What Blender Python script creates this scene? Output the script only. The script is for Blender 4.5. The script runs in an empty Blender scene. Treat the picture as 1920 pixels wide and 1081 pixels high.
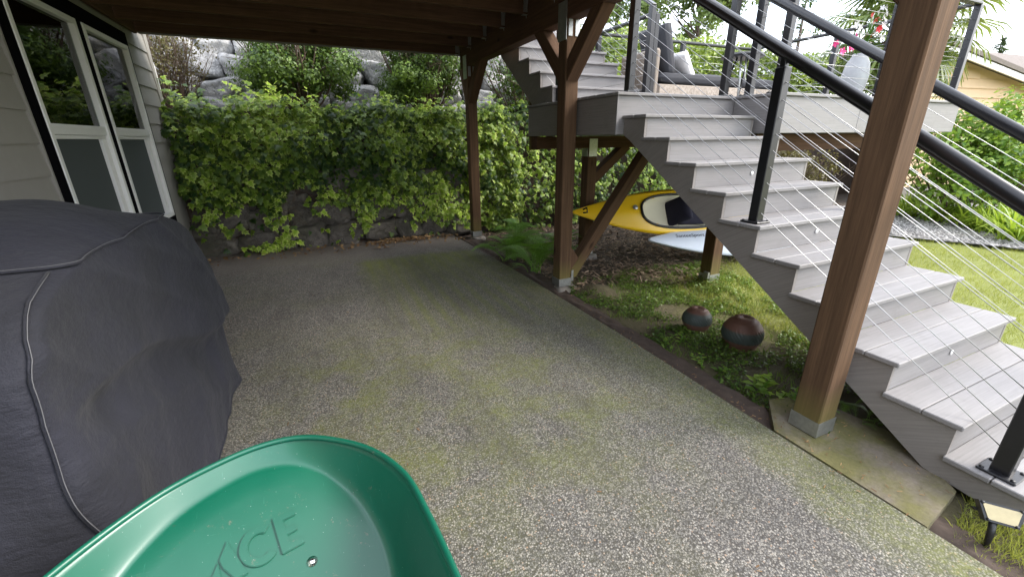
import bpy, bmesh, math, random
import numpy as np
from mathutils import Vector, Matrix, noise
from mathutils.bvhtree import BVHTree
random.seed(7); RNG = np.random.default_rng(7)
S = bpy.context.scene; COL = S.collection
# ------------------------------------------------------------------ camera
F_PX, PITCH, YAW, ROLL, EYE = 783.0, 0.34486, 0.42522, -0.009944, 1.5
fw = Vector((math.sin(YAW)*math.cos(PITCH), math.cos(YAW)*math.cos(PITCH), -math.sin(PITCH)))
rt = Vector((math.cos(YAW), -math.sin(YAW), 0)); up = rt.cross(fw)
rt2 = math.cos(ROLL)*rt + math.sin(ROLL)*up; up2 = -math.sin(ROLL)*rt + math.cos(ROLL)*up
cam = bpy.data.cameras.new('camera'); cam.sensor_width = 36; cam.lens = F_PX/1920*36
cam.clip_start = 0.02; cam.clip_end = 800
co = bpy.data.objects.new('camera', cam); COL.objects.link(co)
m = Matrix((rt2, up2, -fw)).transposed().to_4x4(); m.translation = (0, 0, EYE); co.matrix_world = m
S.camera = co
# ------------------------------------------------------------------ world, sun, exposure
SUN_AZ, SUN_EL = math.radians(116), math.radians(39)      # azimuth clockwise from +Y
w = bpy.data.worlds.new('World'); S.world = w; w.use_nodes = True
nt = w.node_tree; N = nt.nodes; N.clear()
out = N.new('ShaderNodeOutputWorld'); bg = N.new('ShaderNodeBackground'); sky = N.new('ShaderNodeTexSky')
sky.sky_type = 'NISHITA'; sky.sun_disc = False; sky.sun_elevation = SUN_EL; sky.sun_rotation = SUN_AZ
sky.air_density = 1.0; sky.dust_density = 2.0
tc = N.new('ShaderNodeTexCoord'); mp = N.new('ShaderNodeMapping'); mp.inputs['Scale'].default_value = (1.6, 1.6, 4.0)
nz = N.new('ShaderNodeTexNoise'); nz.inputs['Scale'].default_value = 2.2; nz.inputs['Detail'].default_value = 7; nz.inputs['Roughness'].default_value = .55
rp = N.new('ShaderNodeValToRGB'); rp.color_ramp.elements[0].position = .36; rp.color_ramp.elements[1].position = .6
rp.color_ramp.elements[0].color = (.2, .2, .2, 1)
mx = N.new('ShaderNodeMixRGB'); mx.inputs[2].default_value = (8.0, 8.3, 9.0, 1)
nt.links.new(tc.outputs['Generated'], mp.inputs[0]); nt.links.new(mp.outputs[0], nz.inputs[0]); nt.links.new(nz.outputs[0], rp.inputs[0])
nt.links.new(rp.outputs[0], mx.inputs[0]); nt.links.new(sky.outputs[0], mx.inputs[1]); nt.links.new(mx.outputs[0], bg.inputs[0])
bg.inputs[1].default_value = 0.15; nt.links.new(bg.outputs[0], out.inputs[0])
sl = bpy.data.lights.new('sun', 'SUN'); sl.energy = 1.5; sl.angle = math.radians(24); sl.color = (1, .95, .87)
so = bpy.data.objects.new('sun', sl); COL.objects.link(so)
sd = Vector((math.sin(SUN_AZ)*math.cos(SUN_EL), math.cos(SUN_AZ)*math.cos(SUN_EL), math.sin(SUN_EL)))
so.rotation_euler = sd.to_track_quat('Z', 'Y').to_euler(); so.location = (6, -4, 9)
S.view_settings.view_transform = 'Standard'; S.view_settings.look = 'None'; S.view_settings.gamma = 1
S.view_settings.exposure = 1.75
S.render.engine = 'CYCLES'; S.cycles.max_bounces = 8; S.cycles.transparent_max_bounces = 12

# ------------------------------------------------------------------ materials
class NT:
    def __init__(s, name):
        s.m = bpy.data.materials.new(name); s.m.use_nodes = True; s.t = s.m.node_tree
        s.b = s.t.nodes['Principled BSDF']; s.o = s.t.nodes['Material Output']
    def n(s, typ, **kw):
        x = s.t.nodes.new('ShaderNode'+typ)
        for k, v in kw.items():
            if k in x.inputs: s.put(x.inputs[k], v)
            else: setattr(x, k, v)
        return x
    def put(s, sock, v):
        if isinstance(v, bpy.types.NodeSocket): s.t.links.new(v, sock)
        else: sock.default_value = v
    def coord(s, scale=(1, 1, 1), rnd=False, kind='Object'):
        tc = s.n('TexCoord'); mp = s.n('Mapping'); s.put(mp.inputs['Vector'], tc.outputs[kind]); mp.inputs['Scale'].default_value = scale
        if rnd:
            oi = s.n('ObjectInfo'); mu = s.n('Math', operation='MULTIPLY'); s.put(mu.inputs[0], oi.outputs['Random']); mu.inputs[1].default_value = 37.
            s.put(mp.inputs['Location'], mu.outputs[0])
        return mp.outputs[0]
    def noise(s, vec, scale, detail=4, rough=.55):
        x = s.n('TexNoise', Scale=scale, Detail=detail, Roughness=rough); s.put(x.inputs['Vector'], vec); return x.outputs['Fac']
    def ramp(s, fac, stops):
        x = s.n('ValToRGB'); s.put(x.inputs[0], fac); e = x.color_ramp.elements
        while len(e) < len(stops): e.new(.5)
        for el, (p, c) in zip(e, stops): el.position = p; el.color = (c if len(c) == 4 else (*c, 1)) if hasattr(c, '__len__') else (c, c, c, 1)
        return x.outputs[0]
    def mix(s, f, a, b, mode='MIX'):
        x = s.n('MixRGB', blend_type=mode); s.put(x.inputs[0], f)
        for i, v in ((1, a), (2, b)): s.put(x.inputs[i], (*v, 1) if isinstance(v, tuple) and len(v) == 3 else v)
        return x.outputs[0]
    def math(s, op, a, b=0.):
        x = s.n('Math', operation=op); s.put(x.inputs[0], a); s.put(x.inputs[1], b); return x.outputs[0]
    def bump(s, h, strength=.3, dist=.01):
        x = s.n('Bump', Strength=strength, Distance=dist); s.put(x.inputs['Height'], h); s.put(s.b.inputs['Normal'], x.outputs[0])
    def done(s, color=None, rough=None, metal=None, spec=None):
        if color is not None: s.put(s.b.inputs['Base Color'], (*color, 1) if isinstance(color, tuple) and len(color) == 3 else color)
        if rough is not None: s.put(s.b.inputs['Roughness'], rough)
        if metal is not None: s.b.inputs['Metallic'].default_value = metal
        if spec is not None: s.b.inputs['Specular IOR Level'].default_value = spec
        return s.m

def plain(name, c, rough=.5, metal=0, var=.15, scale=30, bump=0):
    a = NT(name); v = a.coord(rnd=True); n = a.noise(v, scale)
    col = a.mix(n, tuple(x*(1-var) for x in c), tuple(min(1, x*(1+var)) for x in c))
    if bump: a.bump(n, bump, .004)
    return a.done(col, rough, metal)

def wood(name, dark, light, rough=.7, moss=False):
    a = NT(name); v = a.coord((14, 14, .9), True); n1 = a.noise(v, 2.2, 6, .6)
    v2 = a.coord((60, 60, 1.5), True); n2 = a.noise(v2, 2, 3)
    v3 = a.coord((1.2, 1.2, .5), True); n3 = a.noise(v3, 1.5, 2)
    col = a.ramp(n1, [(.28, dark), (.72, light)])
    col = a.mix(a.ramp(n2, [(.35, .55), (.6, 1.)]), (.5*dark[0], .5*dark[1], .5*dark[2]), col)
    col = a.mix(.35, col, a.mix(n3, dark, light))
    vk = a.coord((1, 1, .45), True); k = a.n('TexVoronoi', Scale=3.2); a.put(k.inputs['Vector'], vk)
    col = a.mix(a.ramp(k.outputs['Distance'], [(.03, .85), (.09, 0.)]), col, (dark[0]*.35, dark[1]*.35, dark[2]*.35))
    if moss:   # algae low on the posts: local Z runs up the post
        tc = a.n('TexCoord'); sp = a.n('SeparateXYZ'); a.put(sp.inputs[0], tc.outputs['Object'])
        f = a.ramp(a.math('ADD', sp.outputs[2], a.math('MULTIPLY', n3, .25)), [(.08, .75), (.42, 0.)])
        col = a.mix(f, col, (.16, .15, .04))
    a.bump(n2, .35, .004)
    return a.done(col, .85, 0, .2)

def composite(name, c, rough=.62):
    a = NT(name); v = a.coord((45, 45, 1.1), True); n1 = a.noise(v, 2.5, 5, .65)
    v2 = a.coord((3, 3, .8), True); n2 = a.noise(v2, 2, 3)
    col = a.ramp(n1, [(.3, tuple(x*.78 for x in c)), (.55, c), (.75, tuple(x*1.12 for x in c))])
    col = a.mix(a.ramp(n2, [(.35, 0.), (.7, .35)]), col, (c[0]*.8, c[1]*.77, c[2]*.74))
    oi = a.n('ObjectInfo'); col = a.mix(a.math('MULTIPLY', oi.outputs['Random'], .16), col, (c[0]*.45, c[1]*.43, c[2]*.40))
    dv = a.noise(a.coord((1.5, 1.5, 1.5), True), 6, 6, .7); col = a.mix(a.ramp(dv, [(.55, 0.), (.75, .28)]), col, (c[0]*.5, c[1]*.46, c[2]*.40))
    a.bump(n1, .22, .003)
    return a.done(col, rough)

def leafmat(name, lo, hi, edge=None, trans=.35, rough=.45):
    a = NT(name); at = a.n('Attribute'); at.attribute_name = 'rnd'
    col = a.ramp(at.outputs['Fac'], [(0., lo), (1., hi)])
    if edge is not None:
        ae = a.n('Attribute'); ae.attribute_name = 'edge'
        f = a.math('MULTIPLY', a.ramp(ae.outputs['Fac'], [(.45, 0.), (.95, 1.)]), a.ramp(at.outputs['Fac'], [(.3, .08), (.8, .8)]))
        col = a.mix(f, col, edge)
    a.done(col, rough); a.b.inputs['Specular IOR Level'].default_value = .35
    tr = a.n('BsdfTranslucent'); a.put(tr.inputs[0], a.mix(.5, col, (hi[0]*1.3, hi[1]*1.3, hi[2]*.8)))
    ms = a.n('MixShader', Fac=trans); a.put(ms.inputs[1], a.b.outputs[0]); a.put(ms.inputs[2], tr.outputs[0]); a.put(a.o.inputs[0], ms.outputs[0])
    return a.m

M = {}
M['post'] = wood('stained_post', (.05, .029, .016), (.155, .090, .050), moss=True)
M['beam'] = wood('stained_beam', (.05, .026, .015), (.13, .07, .04))
M['joist'] = wood('stained_joist', (.06, .033, .019), (.15, .084, .048))
M['comp'] = composite('grey_composite', (.235, .226, .225))
M['skirt'] = composite('grey_composite_skirt', (.235, .216, .203))
M['black'] = plain('black_powder_coat', (.012, .012, .014), .33, 0, .2, 60)
M['cable'] = plain('steel_cable', (.42, .42, .42), .35, 1.)
M['galv'] = plain('galvanised_steel', (.42, .43, .42), .42, .85, .35, 45)
M['white'] = plain('white_vinyl', (.72, .72, .70), .4, 0, .05)
M['blacktrim'] = plain('black_trim', (.003, .003, .004), 1.); M['blacktrim'].node_tree.nodes['Principled BSDF'].inputs['Specular IOR Level'].default_value = .05
M['siding'] = plain('taupe_siding', (.25, .238, .214), .8, 0, .07, 14, .15)
M['peach'] = plain('peach_siding', (.62, .44, .27), .75, 0, .06, 5)
M['concrete'] = plain('plain_concrete', (.22, .20, .175), .9, 0, .25, 9, .4)
M['soil'] = plain('soil', (.06, .042, .032), .95, 0, .5, 22, .8)
M['bark'] = plain('branch_bark', (.11, .075, .05), .9, 0, .4, 40, .5)
M['cushion'] = plain('charcoal_cushion', (.035, .036, .042), .9, 0, .2, 80)
M['plastic'] = plain('black_plastic', (.015, .015, .016), .38)
M['tyre'] = plain('black_rubber', (.018, .018, .018), .8)
M['handle_wood'] = wood('handle_wood', (.3, .2, .1), (.5, .36, .2))
M['ivy'] = leafmat('ivy_leaf', (.009, .038, .011), (.27, .44, .022), (.60, .66, .18), .25)
M['shrub'] = leafmat('shrub_leaf', (.018, .046, .011), (.16, .25, .04), None, .3)
M['drysh'] = leafmat('dry_shrub_leaf', (.07, .05, .025), (.17, .16, .05), None, .3)
M['hedge'] = leafmat('hedge_leaf', (.06, .12, .02), (.30, .38, .05), None, .3)
M['bright'] = leafmat('bright_shrub_leaf', (.06, .15, .025), (.30, .42, .06), None, .4)
M['lily'] = leafmat('daylily_leaf', (.10, .22, .025), (.40, .50, .06), None, .4)
M['fern'] = leafmat('fern_frond', (.09, .21, .025), (.22, .40, .06), None, .35)
M['grass'] = leafmat('grass_blade', (.14, .18, .035), (.40, .42, .10), None, .3)
M['cover_gr'] = leafmat('groundcover_leaf', (.035, .08, .015), (.18, .27, .04), None, .3)
M['palm'] = leafmat('palm_leaf', (.06, .10, .03), (.22, .27, .07), None, .3)
M['conifer'] = leafmat('conifer_needles', (.025, .05, .02), (.10, .15, .05), None, .2)
M['tree'] = leafmat('tree_leaf', (.07, .12, .035), (.25, .33, .10), None, .35)
M['litter'] = leafmat('dead_leaf', (.10, .045, .02), (.34, .22, .10), None, .1, .8)
M['mulch'] = leafmat('bark_mulch', (.085, .055, .036), (.32, .235, .165), None, .0, .9)

def mat_patio():
    a = NT('exposed_aggregate'); v = a.coord()
    vo = a.n('TexVoronoi', Scale=140.); a.put(vo.inputs['Vector'], v)
    sp = a.n('SeparateColor'); a.put(sp.inputs[0], vo.outputs['Color'])
    peb = a.ramp(sp.outputs[0], [(0., (.055, .052, .05)), (.25, (.115, .11, .103)), (.55, (.17, .16, .142)), (.8, (.24, .22, .188)), (.95, (.33, .31, .275)), (1., (.30, .19, .12))])
    gap = a.ramp(vo.outputs['Distance'], [(.40, 1.), (.74, .0)])
    col = a.mix(gap, (.05, .045, .038), peb)
    tc = a.n('TexCoord'); s3 = a.n('SeparateXYZ'); a.put(s3.inputs[0], tc.outputs['Object']); X, Y = s3.outputs[0], s3.outputs[1]
    nb = a.noise(v, 1.1, 5, .6); ns = a.noise(v, 3.3, 5, .6); nf = a.noise(v, 30, 3)
    # moss: broad patches, drip stripes under the deck boards, one sharp old mat patch
    moss = a.ramp(nb, [(.47, 0.), (.68, .8)])
    st = a.math('SINE', a.math('MULTIPLY', a.math('ADD', X, a.math('MULTIPLY', ns, .05)), 6.283/.145))
    st = a.ramp(a.math('ADD', a.math('MULTIPLY', st, .5), .5), [(.3, .35), (.9, 1.)])
    def band(u, lo, hi, soft):
        return a.math('MULTIPLY', a.ramp(a.math('DIVIDE', a.math('SUBTRACT', u, lo-soft), 2*soft), [(0., 0.), (1., 1.)]),
                      a.ramp(a.math('DIVIDE', a.math('SUBTRACT', hi+soft, u), 2*soft), [(0., 0.), (1., 1.)]))
    jx = a.math('ADD', X, a.math('MULTIPLY', a.math('SUBTRACT', ns, .5), .25)); jy = a.math('ADD', Y, a.math('MULTIPLY', a.math('SUBTRACT', ns, .5), .3))
    drip = a.math('MULTIPLY', a.math('MULTIPLY', band(jx, .45, 1.95, .25), band(jy, 2.9, 5.3, .5)), st)
    fade = a.ramp(a.math('DIVIDE', a.math('SUBTRACT', jy, 3.3), 2.0), [(0., 0.), (.55, .45), (1., 1.)])
    mat_ = a.math('MULTIPLY', a.math('MULTIPLY', band(jx, .34, 1.88, .07), band(jy, 2.5, 5.62, .09)), a.math('MULTIPLY', fade, a.math('ADD', .55, a.math('MULTIPLY', st, .45))))
    edge = a.math('MULTIPLY', band(jx, 1.78, 2.1, .1), band(Y, -1., 5., .3))
    mid = a.math('MULTIPLY', a.math('MULTIPLY', band(jx, -.4, 1.7, .4), band(jy, 1.2, 3.4, .4)), a.ramp(ns, [(.4, .1), (.62, .9)]))
    tot = a.math('MAXIMUM', a.math('MULTIPLY', moss, .4), a.math('MULTIPLY', drip, .8))
    tot = a.math('MAXIMUM', tot, a.math('MULTIPLY', mat_, 1.25)); tot = a.math('MAXIMUM', tot, a.math('MULTIPLY', a.math('MULTIPLY', edge, ns), 1.3))
    tot = a.math('MAXIMUM', tot, a.math('MULTIPLY', mid, .85))
    tot = a.math('MULTIPLY', tot, a.ramp(nf, [(.3, .6), (.7, 1.)]))
    peak = a.ramp(vo.outputs['Distance'], [(.1, .45), (.5, 1.)])
    col = a.mix(a.math('MULTIPLY', tot, peak), col, a.mix(nf, (.045, .058, .013), (.19, .20, .042)))
    dk = a.noise(a.coord((2.2, .6, 1)), 1.5, 7, .75); col = a.mix(a.ramp(dk, [(.46, 0.), (.70, .5)]), col, (.045, .04, .036))
    # soil washed off the wall and out of the bed
    so_ = a.math('MAXIMUM', a.ramp(a.math('ADD', Y, a.math('MULTIPLY', ns, .7)), [(0., 0.), (1., 0.)]), 0.)
    far = a.ramp(a.math('DIVIDE', a.math('SUBTRACT', jy, 5.55), .8), [(0., 0.), (1., .75)])
    col = a.mix(far, col, a.mix(nf, (.12, .10, .085), (.24, .205, .175)))
    h = a.ramp(vo.outputs['Distance'], [(0., 1.), (.7, 0.)]); a.bump(h, .5, .004)
    return a.done(col, a.ramp(ns, [(.3, .75), (.7, .95)]))
M['patio'] = mat_patio()
def mat_pad():
    a = NT('mossy_concrete'); v = a.coord(); n = a.noise(v, 4, 6, .65); f = a.noise(v, 60, 4, .7)
    col = a.mix(a.ramp(n, [(.35, 0.), (.6, 1.)]), a.mix(f, (.10, .08, .06), (.24, .205, .165)), a.mix(f, (.07, .066, .024), (.18, .165, .06)))
    a.bump(f, .5, .006); return a.done(col, .95)
M['pad'] = mat_pad()
def mat_ground():
    a = NT('yard_ground'); v = a.coord(); n = a.noise(v, 2.5, 6, .65); f = a.noise(v, 35, 4, .7)
    soil = a.mix(f, (.028, .020, .014), (.085, .062, .044)); gr = a.mix(f, (.09, .12, .025), (.27, .28, .075))
    tc = a.n('TexCoord'); s3 = a.n('SeparateXYZ'); a.put(s3.inputs[0], tc.outputs['Object'])
    g = a.ramp(a.math('ADD', a.math('SUBTRACT', s3.outputs[0], a.math('MULTIPLY', s3.outputs[1], .15)), a.math('MULTIPLY', n, .8)), [(0., 0.), (1., 0.)])
    lawn = a.ramp(a.math('DIVIDE', a.math('ADD', a.math('SUBTRACT', s3.outputs[0], 2.9), a.math('MULTIPLY', a.math('SUBTRACT', n, .5), 1.2)), 1.), [(.1, .15), (.9, 1.)])
    near = a.ramp(a.math('SUBTRACT', 4.1, s3.outputs[1]), [(0., 0.), (.8, 1.)])
    col = a.mix(a.math('MULTIPLY', lawn, near), soil, gr)
    col = a.mix(a.ramp(n, [(.55, 0.), (.75, .3)]), col, (.13, .12, .05))
    a.bump(f, .6, .02); return a.done(col, .95)
M['ground'] = mat_ground()
def mat_rock(name, c1, c2, moss=0.):
    a = NT(name); v = a.coord(rnd=True); n = a.noise(v, 5, 8, .7); f = a.noise(v, 26, 5, .7)
    col = a.ramp(n, [(.28, tuple(x*.4 for x in c1)), (.5, c1), (.72, c2)]); col = a.mix(.35, col, a.mix(f, tuple(x*.5 for x in c1), c2))
    if moss: col = a.mix(a.ramp(a.noise(v, 3, 5), [(.45, 0.), (.7, moss)]), col, (.06, .065, .025))
    cr_ = a.n('TexVoronoi', Scale=4.5); cr_.feature = 'DISTANCE_TO_EDGE'; a.put(cr_.inputs['Vector'], a.mix(.25, v, a.n('TexNoise', Scale=6.).outputs['Color']))
    ck = a.ramp(cr_.outputs['Distance'], [(.0, 0.), (.05, 1.)]); col = a.mix(a.math('MULTIPLY', a.math('SUBTRACT', 1., ck), .4), col, tuple(x*.35 for x in c1))
    a.bump(a.math('ADD', a.math('ADD', n, a.math('MULTIPLY', f, .6)), a.math('MULTIPLY', ck, .25)), .85, .035); return a.done(col, .9)
M['rock_dark'] = mat_rock('dark_wall_stone', (.11, .097, .083), (.235, .21, .18), .5)
M['rock_light'] = mat_rock('grey_boulder', (.36, .36, .36), (.58, .56, .53), .06)
M['gravel'] = plain('gravel_base', (.22, .21, .2), .95, 0, .6, 60, .9)
M['pebble'] = leafmat('gravel_pebble', (.10, .095, .09), (.42, .40, .38), None, 0., .9)
def mat_cover():
    a = NT('faded_black_canvas'); v = a.coord(); n = a.noise(v, 3, 6, .6); f = a.noise(a.coord((1, 1, 1)), 320, 2)
    col = a.ramp(n, [(.3, (.0055, .006, .0105)), (.75, (.0135, .014, .0245))]); st = a.noise(a.coord((9, 9, 2)), 2., 5, .7)
    col = a.mix(a.ramp(st, [(.6, 0.), (.78, .35)]), col, (.03, .03, .037))
    wr_ = a.noise(a.coord((1.6, 1.6, 4.)), 5, 5, .6); a.bump(a.math('ADD', a.math('ADD', a.math('MULTIPLY', f, .25), a.noise(v, 26, 5)), a.math('MULTIPLY', wr_, 2.2)), .55, .012); a.done(col, .82); a.b.inputs['Sheen Weight'].default_value = .04; return a.m
M['cover'] = mat_cover(); M['thread'] = plain('grey_thread', (.11, .11, .115), .9)
def mat_tray():
    a = NT('green_poly_tray'); v = a.coord(); n = a.noise(v, 5, 5); f = a.noise(v, 90, 4, .75)
    col = a.mix(n, (.0008, .078, .044), (.0015, .10, .057)); d = a.noise(v, 13, 6, .7)
    col = a.mix(a.ramp(a.math('MULTIPLY', d, f), [(.36, 0.), (.44, .6)]), col, (.17, .14, .10))
    sc = a.n('TexVoronoi', Scale=55.); a.put(sc.inputs['Vector'], v)
    col = a.mix(a.ramp(sc.outputs['Distance'], [(.035, .55), (.06, 0.)]), col, (.5, .58, .53))
    sr = a.noise(a.coord((140, 5, 5)), 2.5, 3, .7); col = a.mix(a.ramp(sr, [(.68, 0.), (.72, .35)]), col, (.10, .30, .22)); sr2 = a.noise(a.coord((6, 160, 6)), 2.2, 3, .7); col = a.mix(a.ramp(sr2, [(.70, 0.), (.73, .3)]), col, (.12, .3, .22))
    a.bump(a.noise(v, 220, 2), .04, .002)
    a.b.inputs['Coat Weight'].default_value = .4; a.b.inputs['Coat Roughness'].default_value = .2
    return a.done(col, a.ramp(n, [(.3, .36), (.7, .48)]), 0, .5)
M['tray'] = mat_tray()
def mat_yak(name, c, rough=.3):
    return plain(name, c, rough, 0, .06, 6)
M['yellow'] = mat_yak('yellow_hull', (.88, .55, .015)); M['cream'] = mat_yak('cream_liner', (.70, .66, .50), .5); M['paleblue'] = mat_yak('pale_hull', (.62, .68, .76), .3)
M['navy'] = plain('navy_seat', (.015, .014, .03), .9)
def mat_pot():
    a = NT('terracotta_glazed'); v = a.coord(); n = a.noise(v, 14, 6, .65)
    tc = a.n('TexCoord'); s3 = a.n('SeparateXYZ'); a.put(s3.inputs[0], tc.outputs['Object'])
    cl = a.mix(n, (.075, .032, .022), (.17, .085, .06)); gz = a.mix(n, (.022, .03, .028), (.065, .085, .075))
    b = a.ramp(s3.outputs[2], [(.075, 0.), (.09, 1.), (.165, 1.), (.18, 0.)])
    a.bump(n, .3, .004); return a.done(a.mix(b, cl, gz), .6)
M['pot'] = mat_pot()
def mat_glass():
    a = NT('window_glass'); fr = a.n('Fresnel', IOR=1.52); gl = a.n('BsdfGlossy', Roughness=.015); tr = a.n('BsdfTransparent'); tr.inputs[0].default_value = (.55, .62, .58, 1)
    ms = a.n('MixShader'); a.put(ms.inputs[0], fr.outputs[0]); a.put(ms.inputs[1], tr.outputs[0]); a.put(ms.inputs[2], gl.outputs[0]); a.put(a.o.inputs[0], ms.outputs[0]); return a.m
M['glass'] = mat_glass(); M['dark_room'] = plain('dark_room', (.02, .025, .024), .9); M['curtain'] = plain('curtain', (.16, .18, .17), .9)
M['screen'] = plain('insect_screen', (.055, .066, .066), .8, 0, .1, 300)
M['shingle'] = plain('asphalt_shingle', (.15, .125, .11), .95, 0, .35, 25, .5)
M['wicker'] = None
def mat_wicker():
    a = NT('tan_wicker'); v = a.coord(); wv = a.n('TexWave', Scale=34., Distortion=1.5); a.put(wv.inputs['Vector'], v); b = a.n('TexBrick', Scale=26.); a.put(b.inputs['Vector'], a.coord((1, 1, 1)))
    col = a.mix(wv.outputs['Fac'], (.16, .125, .095), (.42, .36, .30)); a.bump(wv.outputs['Fac'], .8, .006); return a.done(col, .6)
M['wicker'] = mat_wicker()
M['vase'] = plain('grey_ribbed_vase', (.36, .37, .38), .6); M['petal_pink'] = plain('pink_petal', (.75, .04, .22), .5); M['petal_white'] = plain('white_petal', (.62, .60, .59), .5); M['petal_red'] = plain('red_petal', (.65, .03, .05), .5)
M['lens'] = plain('cream_lens', (.46, .39, .22), .25, 0, .15, 40); M['ink'] = plain('dark_ink', (.02, .02, .03), .5); M['chrome'] = plain('zinc_bolt', (.75, .75, .75), .2, 1.)
M['trunk'] = plain('tree_trunk', (.10, .075, .055), .9, 0, .4, 20, .6)

# ------------------------------------------------------------------ mesh helpers
def tag(o, label=None, cat=None, group=None, kind=None):
    for k, v in (('label', label), ('category', cat), ('group', group), ('kind', kind)):
        if v: o[k] = v
    return o
def link(o, parent=None):
    COL.objects.link(o)
    if parent is not None:
        o.parent = parent; o.matrix_parent_inverse = PINV[parent.name]
    return o
PINV = {}
def empty(name, loc, label, cat, group=None):
    e = bpy.data.objects.new(name, None); e.location = loc; e.empty_display_size = .1; COL.objects.link(e)
    PINV[e.name] = Matrix.Translation(Vector(loc)).inverted(); return tag(e, label, cat, group)
def mesh_obj(name, verts, faces, mat, parent=None, smooth=False, matrix=None):
    me = bpy.data.meshes.new(name); me.from_pydata([tuple(v) for v in verts], [], faces); me.update()
    return place(name, me, mat, parent, smooth, matrix)
def place(name, me, mat, parent=None, smooth=False, matrix=None):
    if mat and not me.materials: me.materials.append(mat)
    if smooth: me.polygons.foreach_set('use_smooth', [True]*len(me.polygons))
    o = bpy.data.objects.new(name, me)
    if matrix is not None: o.matrix_world = matrix
    link(o, parent)
    M4 = matrix if matrix is not None else Matrix.Identity(4)
    PINV[o.name] = M4.inverted()
    return o
def frame(p0, p1, yref=None):
    z = (Vector(p1)-Vector(p0)); L = z.length; z.normalize()
    y = Vector(yref) if yref else (Vector((0, 0, 1)) if abs(z.z) < .95 else Vector((0, 1, 0)))
    y = (y - z*y.dot(z)).normalized(); x = y.cross(z)
    m = Matrix((x, y, z)).transposed().to_4x4(); m.translation = Vector(p0); return m, L
_bars = {}
def bar(name, p0, p1, wd, d, mat, parent=None, yref=None, bev=.004):
    """a squared timber from p0 to p1, wd across, d along yref; local Z runs along it"""
    m4, L = frame(p0, p1, yref); key = (round(L, 4), round(wd, 4), round(d, 4), bev, mat.name)
    me = _bars.get(key)
    if me is None:
        bm = bmesh.new(); bmesh.ops.create_cube(bm, size=1)
        for v in bm.verts: v.co = Vector((v.co.x*wd, v.co.y*d, (v.co.z+.5)*L))
        if bev: bmesh.ops.bevel(bm, geom=bm.edges[:], offset=min(bev, wd*.3, d*.3), segments=1, affect='EDGES')
        me = bpy.data.meshes.new(name); bm.to_mesh(me); bm.free(); me.materials.append(mat); _bars[key] = me
    return place(name, me, mat, parent, False, m4)
def box(name, x0, x1, y0, y1, z0, z1, mat, parent=None, bev=.004):
    """box whose longest side is its grain"""
    d = (x1-x0, y1-y0, z1-z0); i = max(range(3), key=lambda k: d[k]); c = [(x0+x1)/2, (y0+y1)/2, (z0+z1)/2]
    a = list(c); b = list(c); a[i] = (x0, y0, z0)[i]; b[i] = (x1, y1, z1)[i]
    if i == 2: return bar(name, a, b, d[0], d[1], mat, parent, (0, 1, 0), bev)
    return bar(name, a, b, d[1] if i == 0 else d[0], d[2], mat, parent, (0, 0, 1), bev)
def tube_geo(path, r, seg=8, caps=True, V=None, Fc=None):
    V = [] if V is None else V; Fc = [] if Fc is None else Fc; path = [Vector(p) for p in path]; n = len(path); base = len(V)
    rr = r if hasattr(r, '__len__') else [r]*n; ref = Vector((0, 0, 1))
    for i, p in enumerate(path):
        t = (path[min(i+1, n-1)]-path[max(i-1, 0)]).normalized()
        a = t.cross(ref if abs(t.z) < .95 else Vector((1, 0, 0))).normalized(); b = a.cross(t)
        for k in range(seg):
            an = 2*math.pi*k/seg; V.append(p+(a*math.cos(an)+b*math.sin(an))*rr[i])
    for i in range(n-1):
        for k in range(seg):
            k2 = (k+1) % seg; Fc.append((base+i*seg+k, base+i*seg+k2, base+(i+1)*seg+k2, base+(i+1)*seg+k))
    if caps: Fc.append(tuple(base+k for k in range(seg))[::-1]); Fc.append(tuple(base+(n-1)*seg+k for k in range(seg)))
    return V, Fc
def tube(name, path, r, mat, parent=None, seg=8, caps=True):
    V, Fc = tube_geo(path, r, seg, caps); return mesh_obj(name, V, Fc, mat, parent, True)
def prism(name, poly, x0, x1, mat, parent=None, ang=0.):
    """polygon of (y, z) extruded from x0 to x1; grain (local Z) turned by ang about X"""
    R = Matrix.Rotation(ang, 4, 'X'); c = Vector((0, poly[0][0], poly[0][1])); m4 = Matrix.Translation(c) @ R; inv = m4.inverted(); n = len(poly)
    V = [inv @ Vector((x, y, z)) for x in (x0, x1) for y, z in poly]
    Fc = [tuple(range(n)), tuple(range(2*n-1, n-1, -1))]+[(i, i+n, (i+1) % n+n, (i+1) % n) for i in range(n)]
    me = bpy.data.meshes.new(name); me.from_pydata([tuple(v) for v in V], [], Fc)
    bm = bmesh.new(); bm.from_mesh(me); bmesh.ops.triangulate(bm, faces=[f for f in bm.faces if len(f.verts) > 4]); bmesh.ops.recalc_face_normals(bm, faces=bm.faces[:]); bm.to_mesh(me); bm.free()
    return place(name, me, mat, parent, False, m4)
def lathe(name, prof, mat, parent=None, seg=40, loc=(0, 0, 0), fn=None):
    V, Fc = [], []
    for r, z in prof:
        for k in range(seg):
            a = 2*math.pi*k/seg; q = r+(fn(a, z, r) if fn else 0); V.append((q*math.cos(a), q*math.sin(a), z))
    for i in range(len(prof)-1):
        for k in range(seg):
            k2 = (k+1) % seg; Fc.append((i*seg+k, i*seg+k2, (i+1)*seg+k2, (i+1)*seg+k))
    return mesh_obj(name, V, Fc, mat, parent, True, Matrix.Translation(Vector(loc)))

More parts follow.
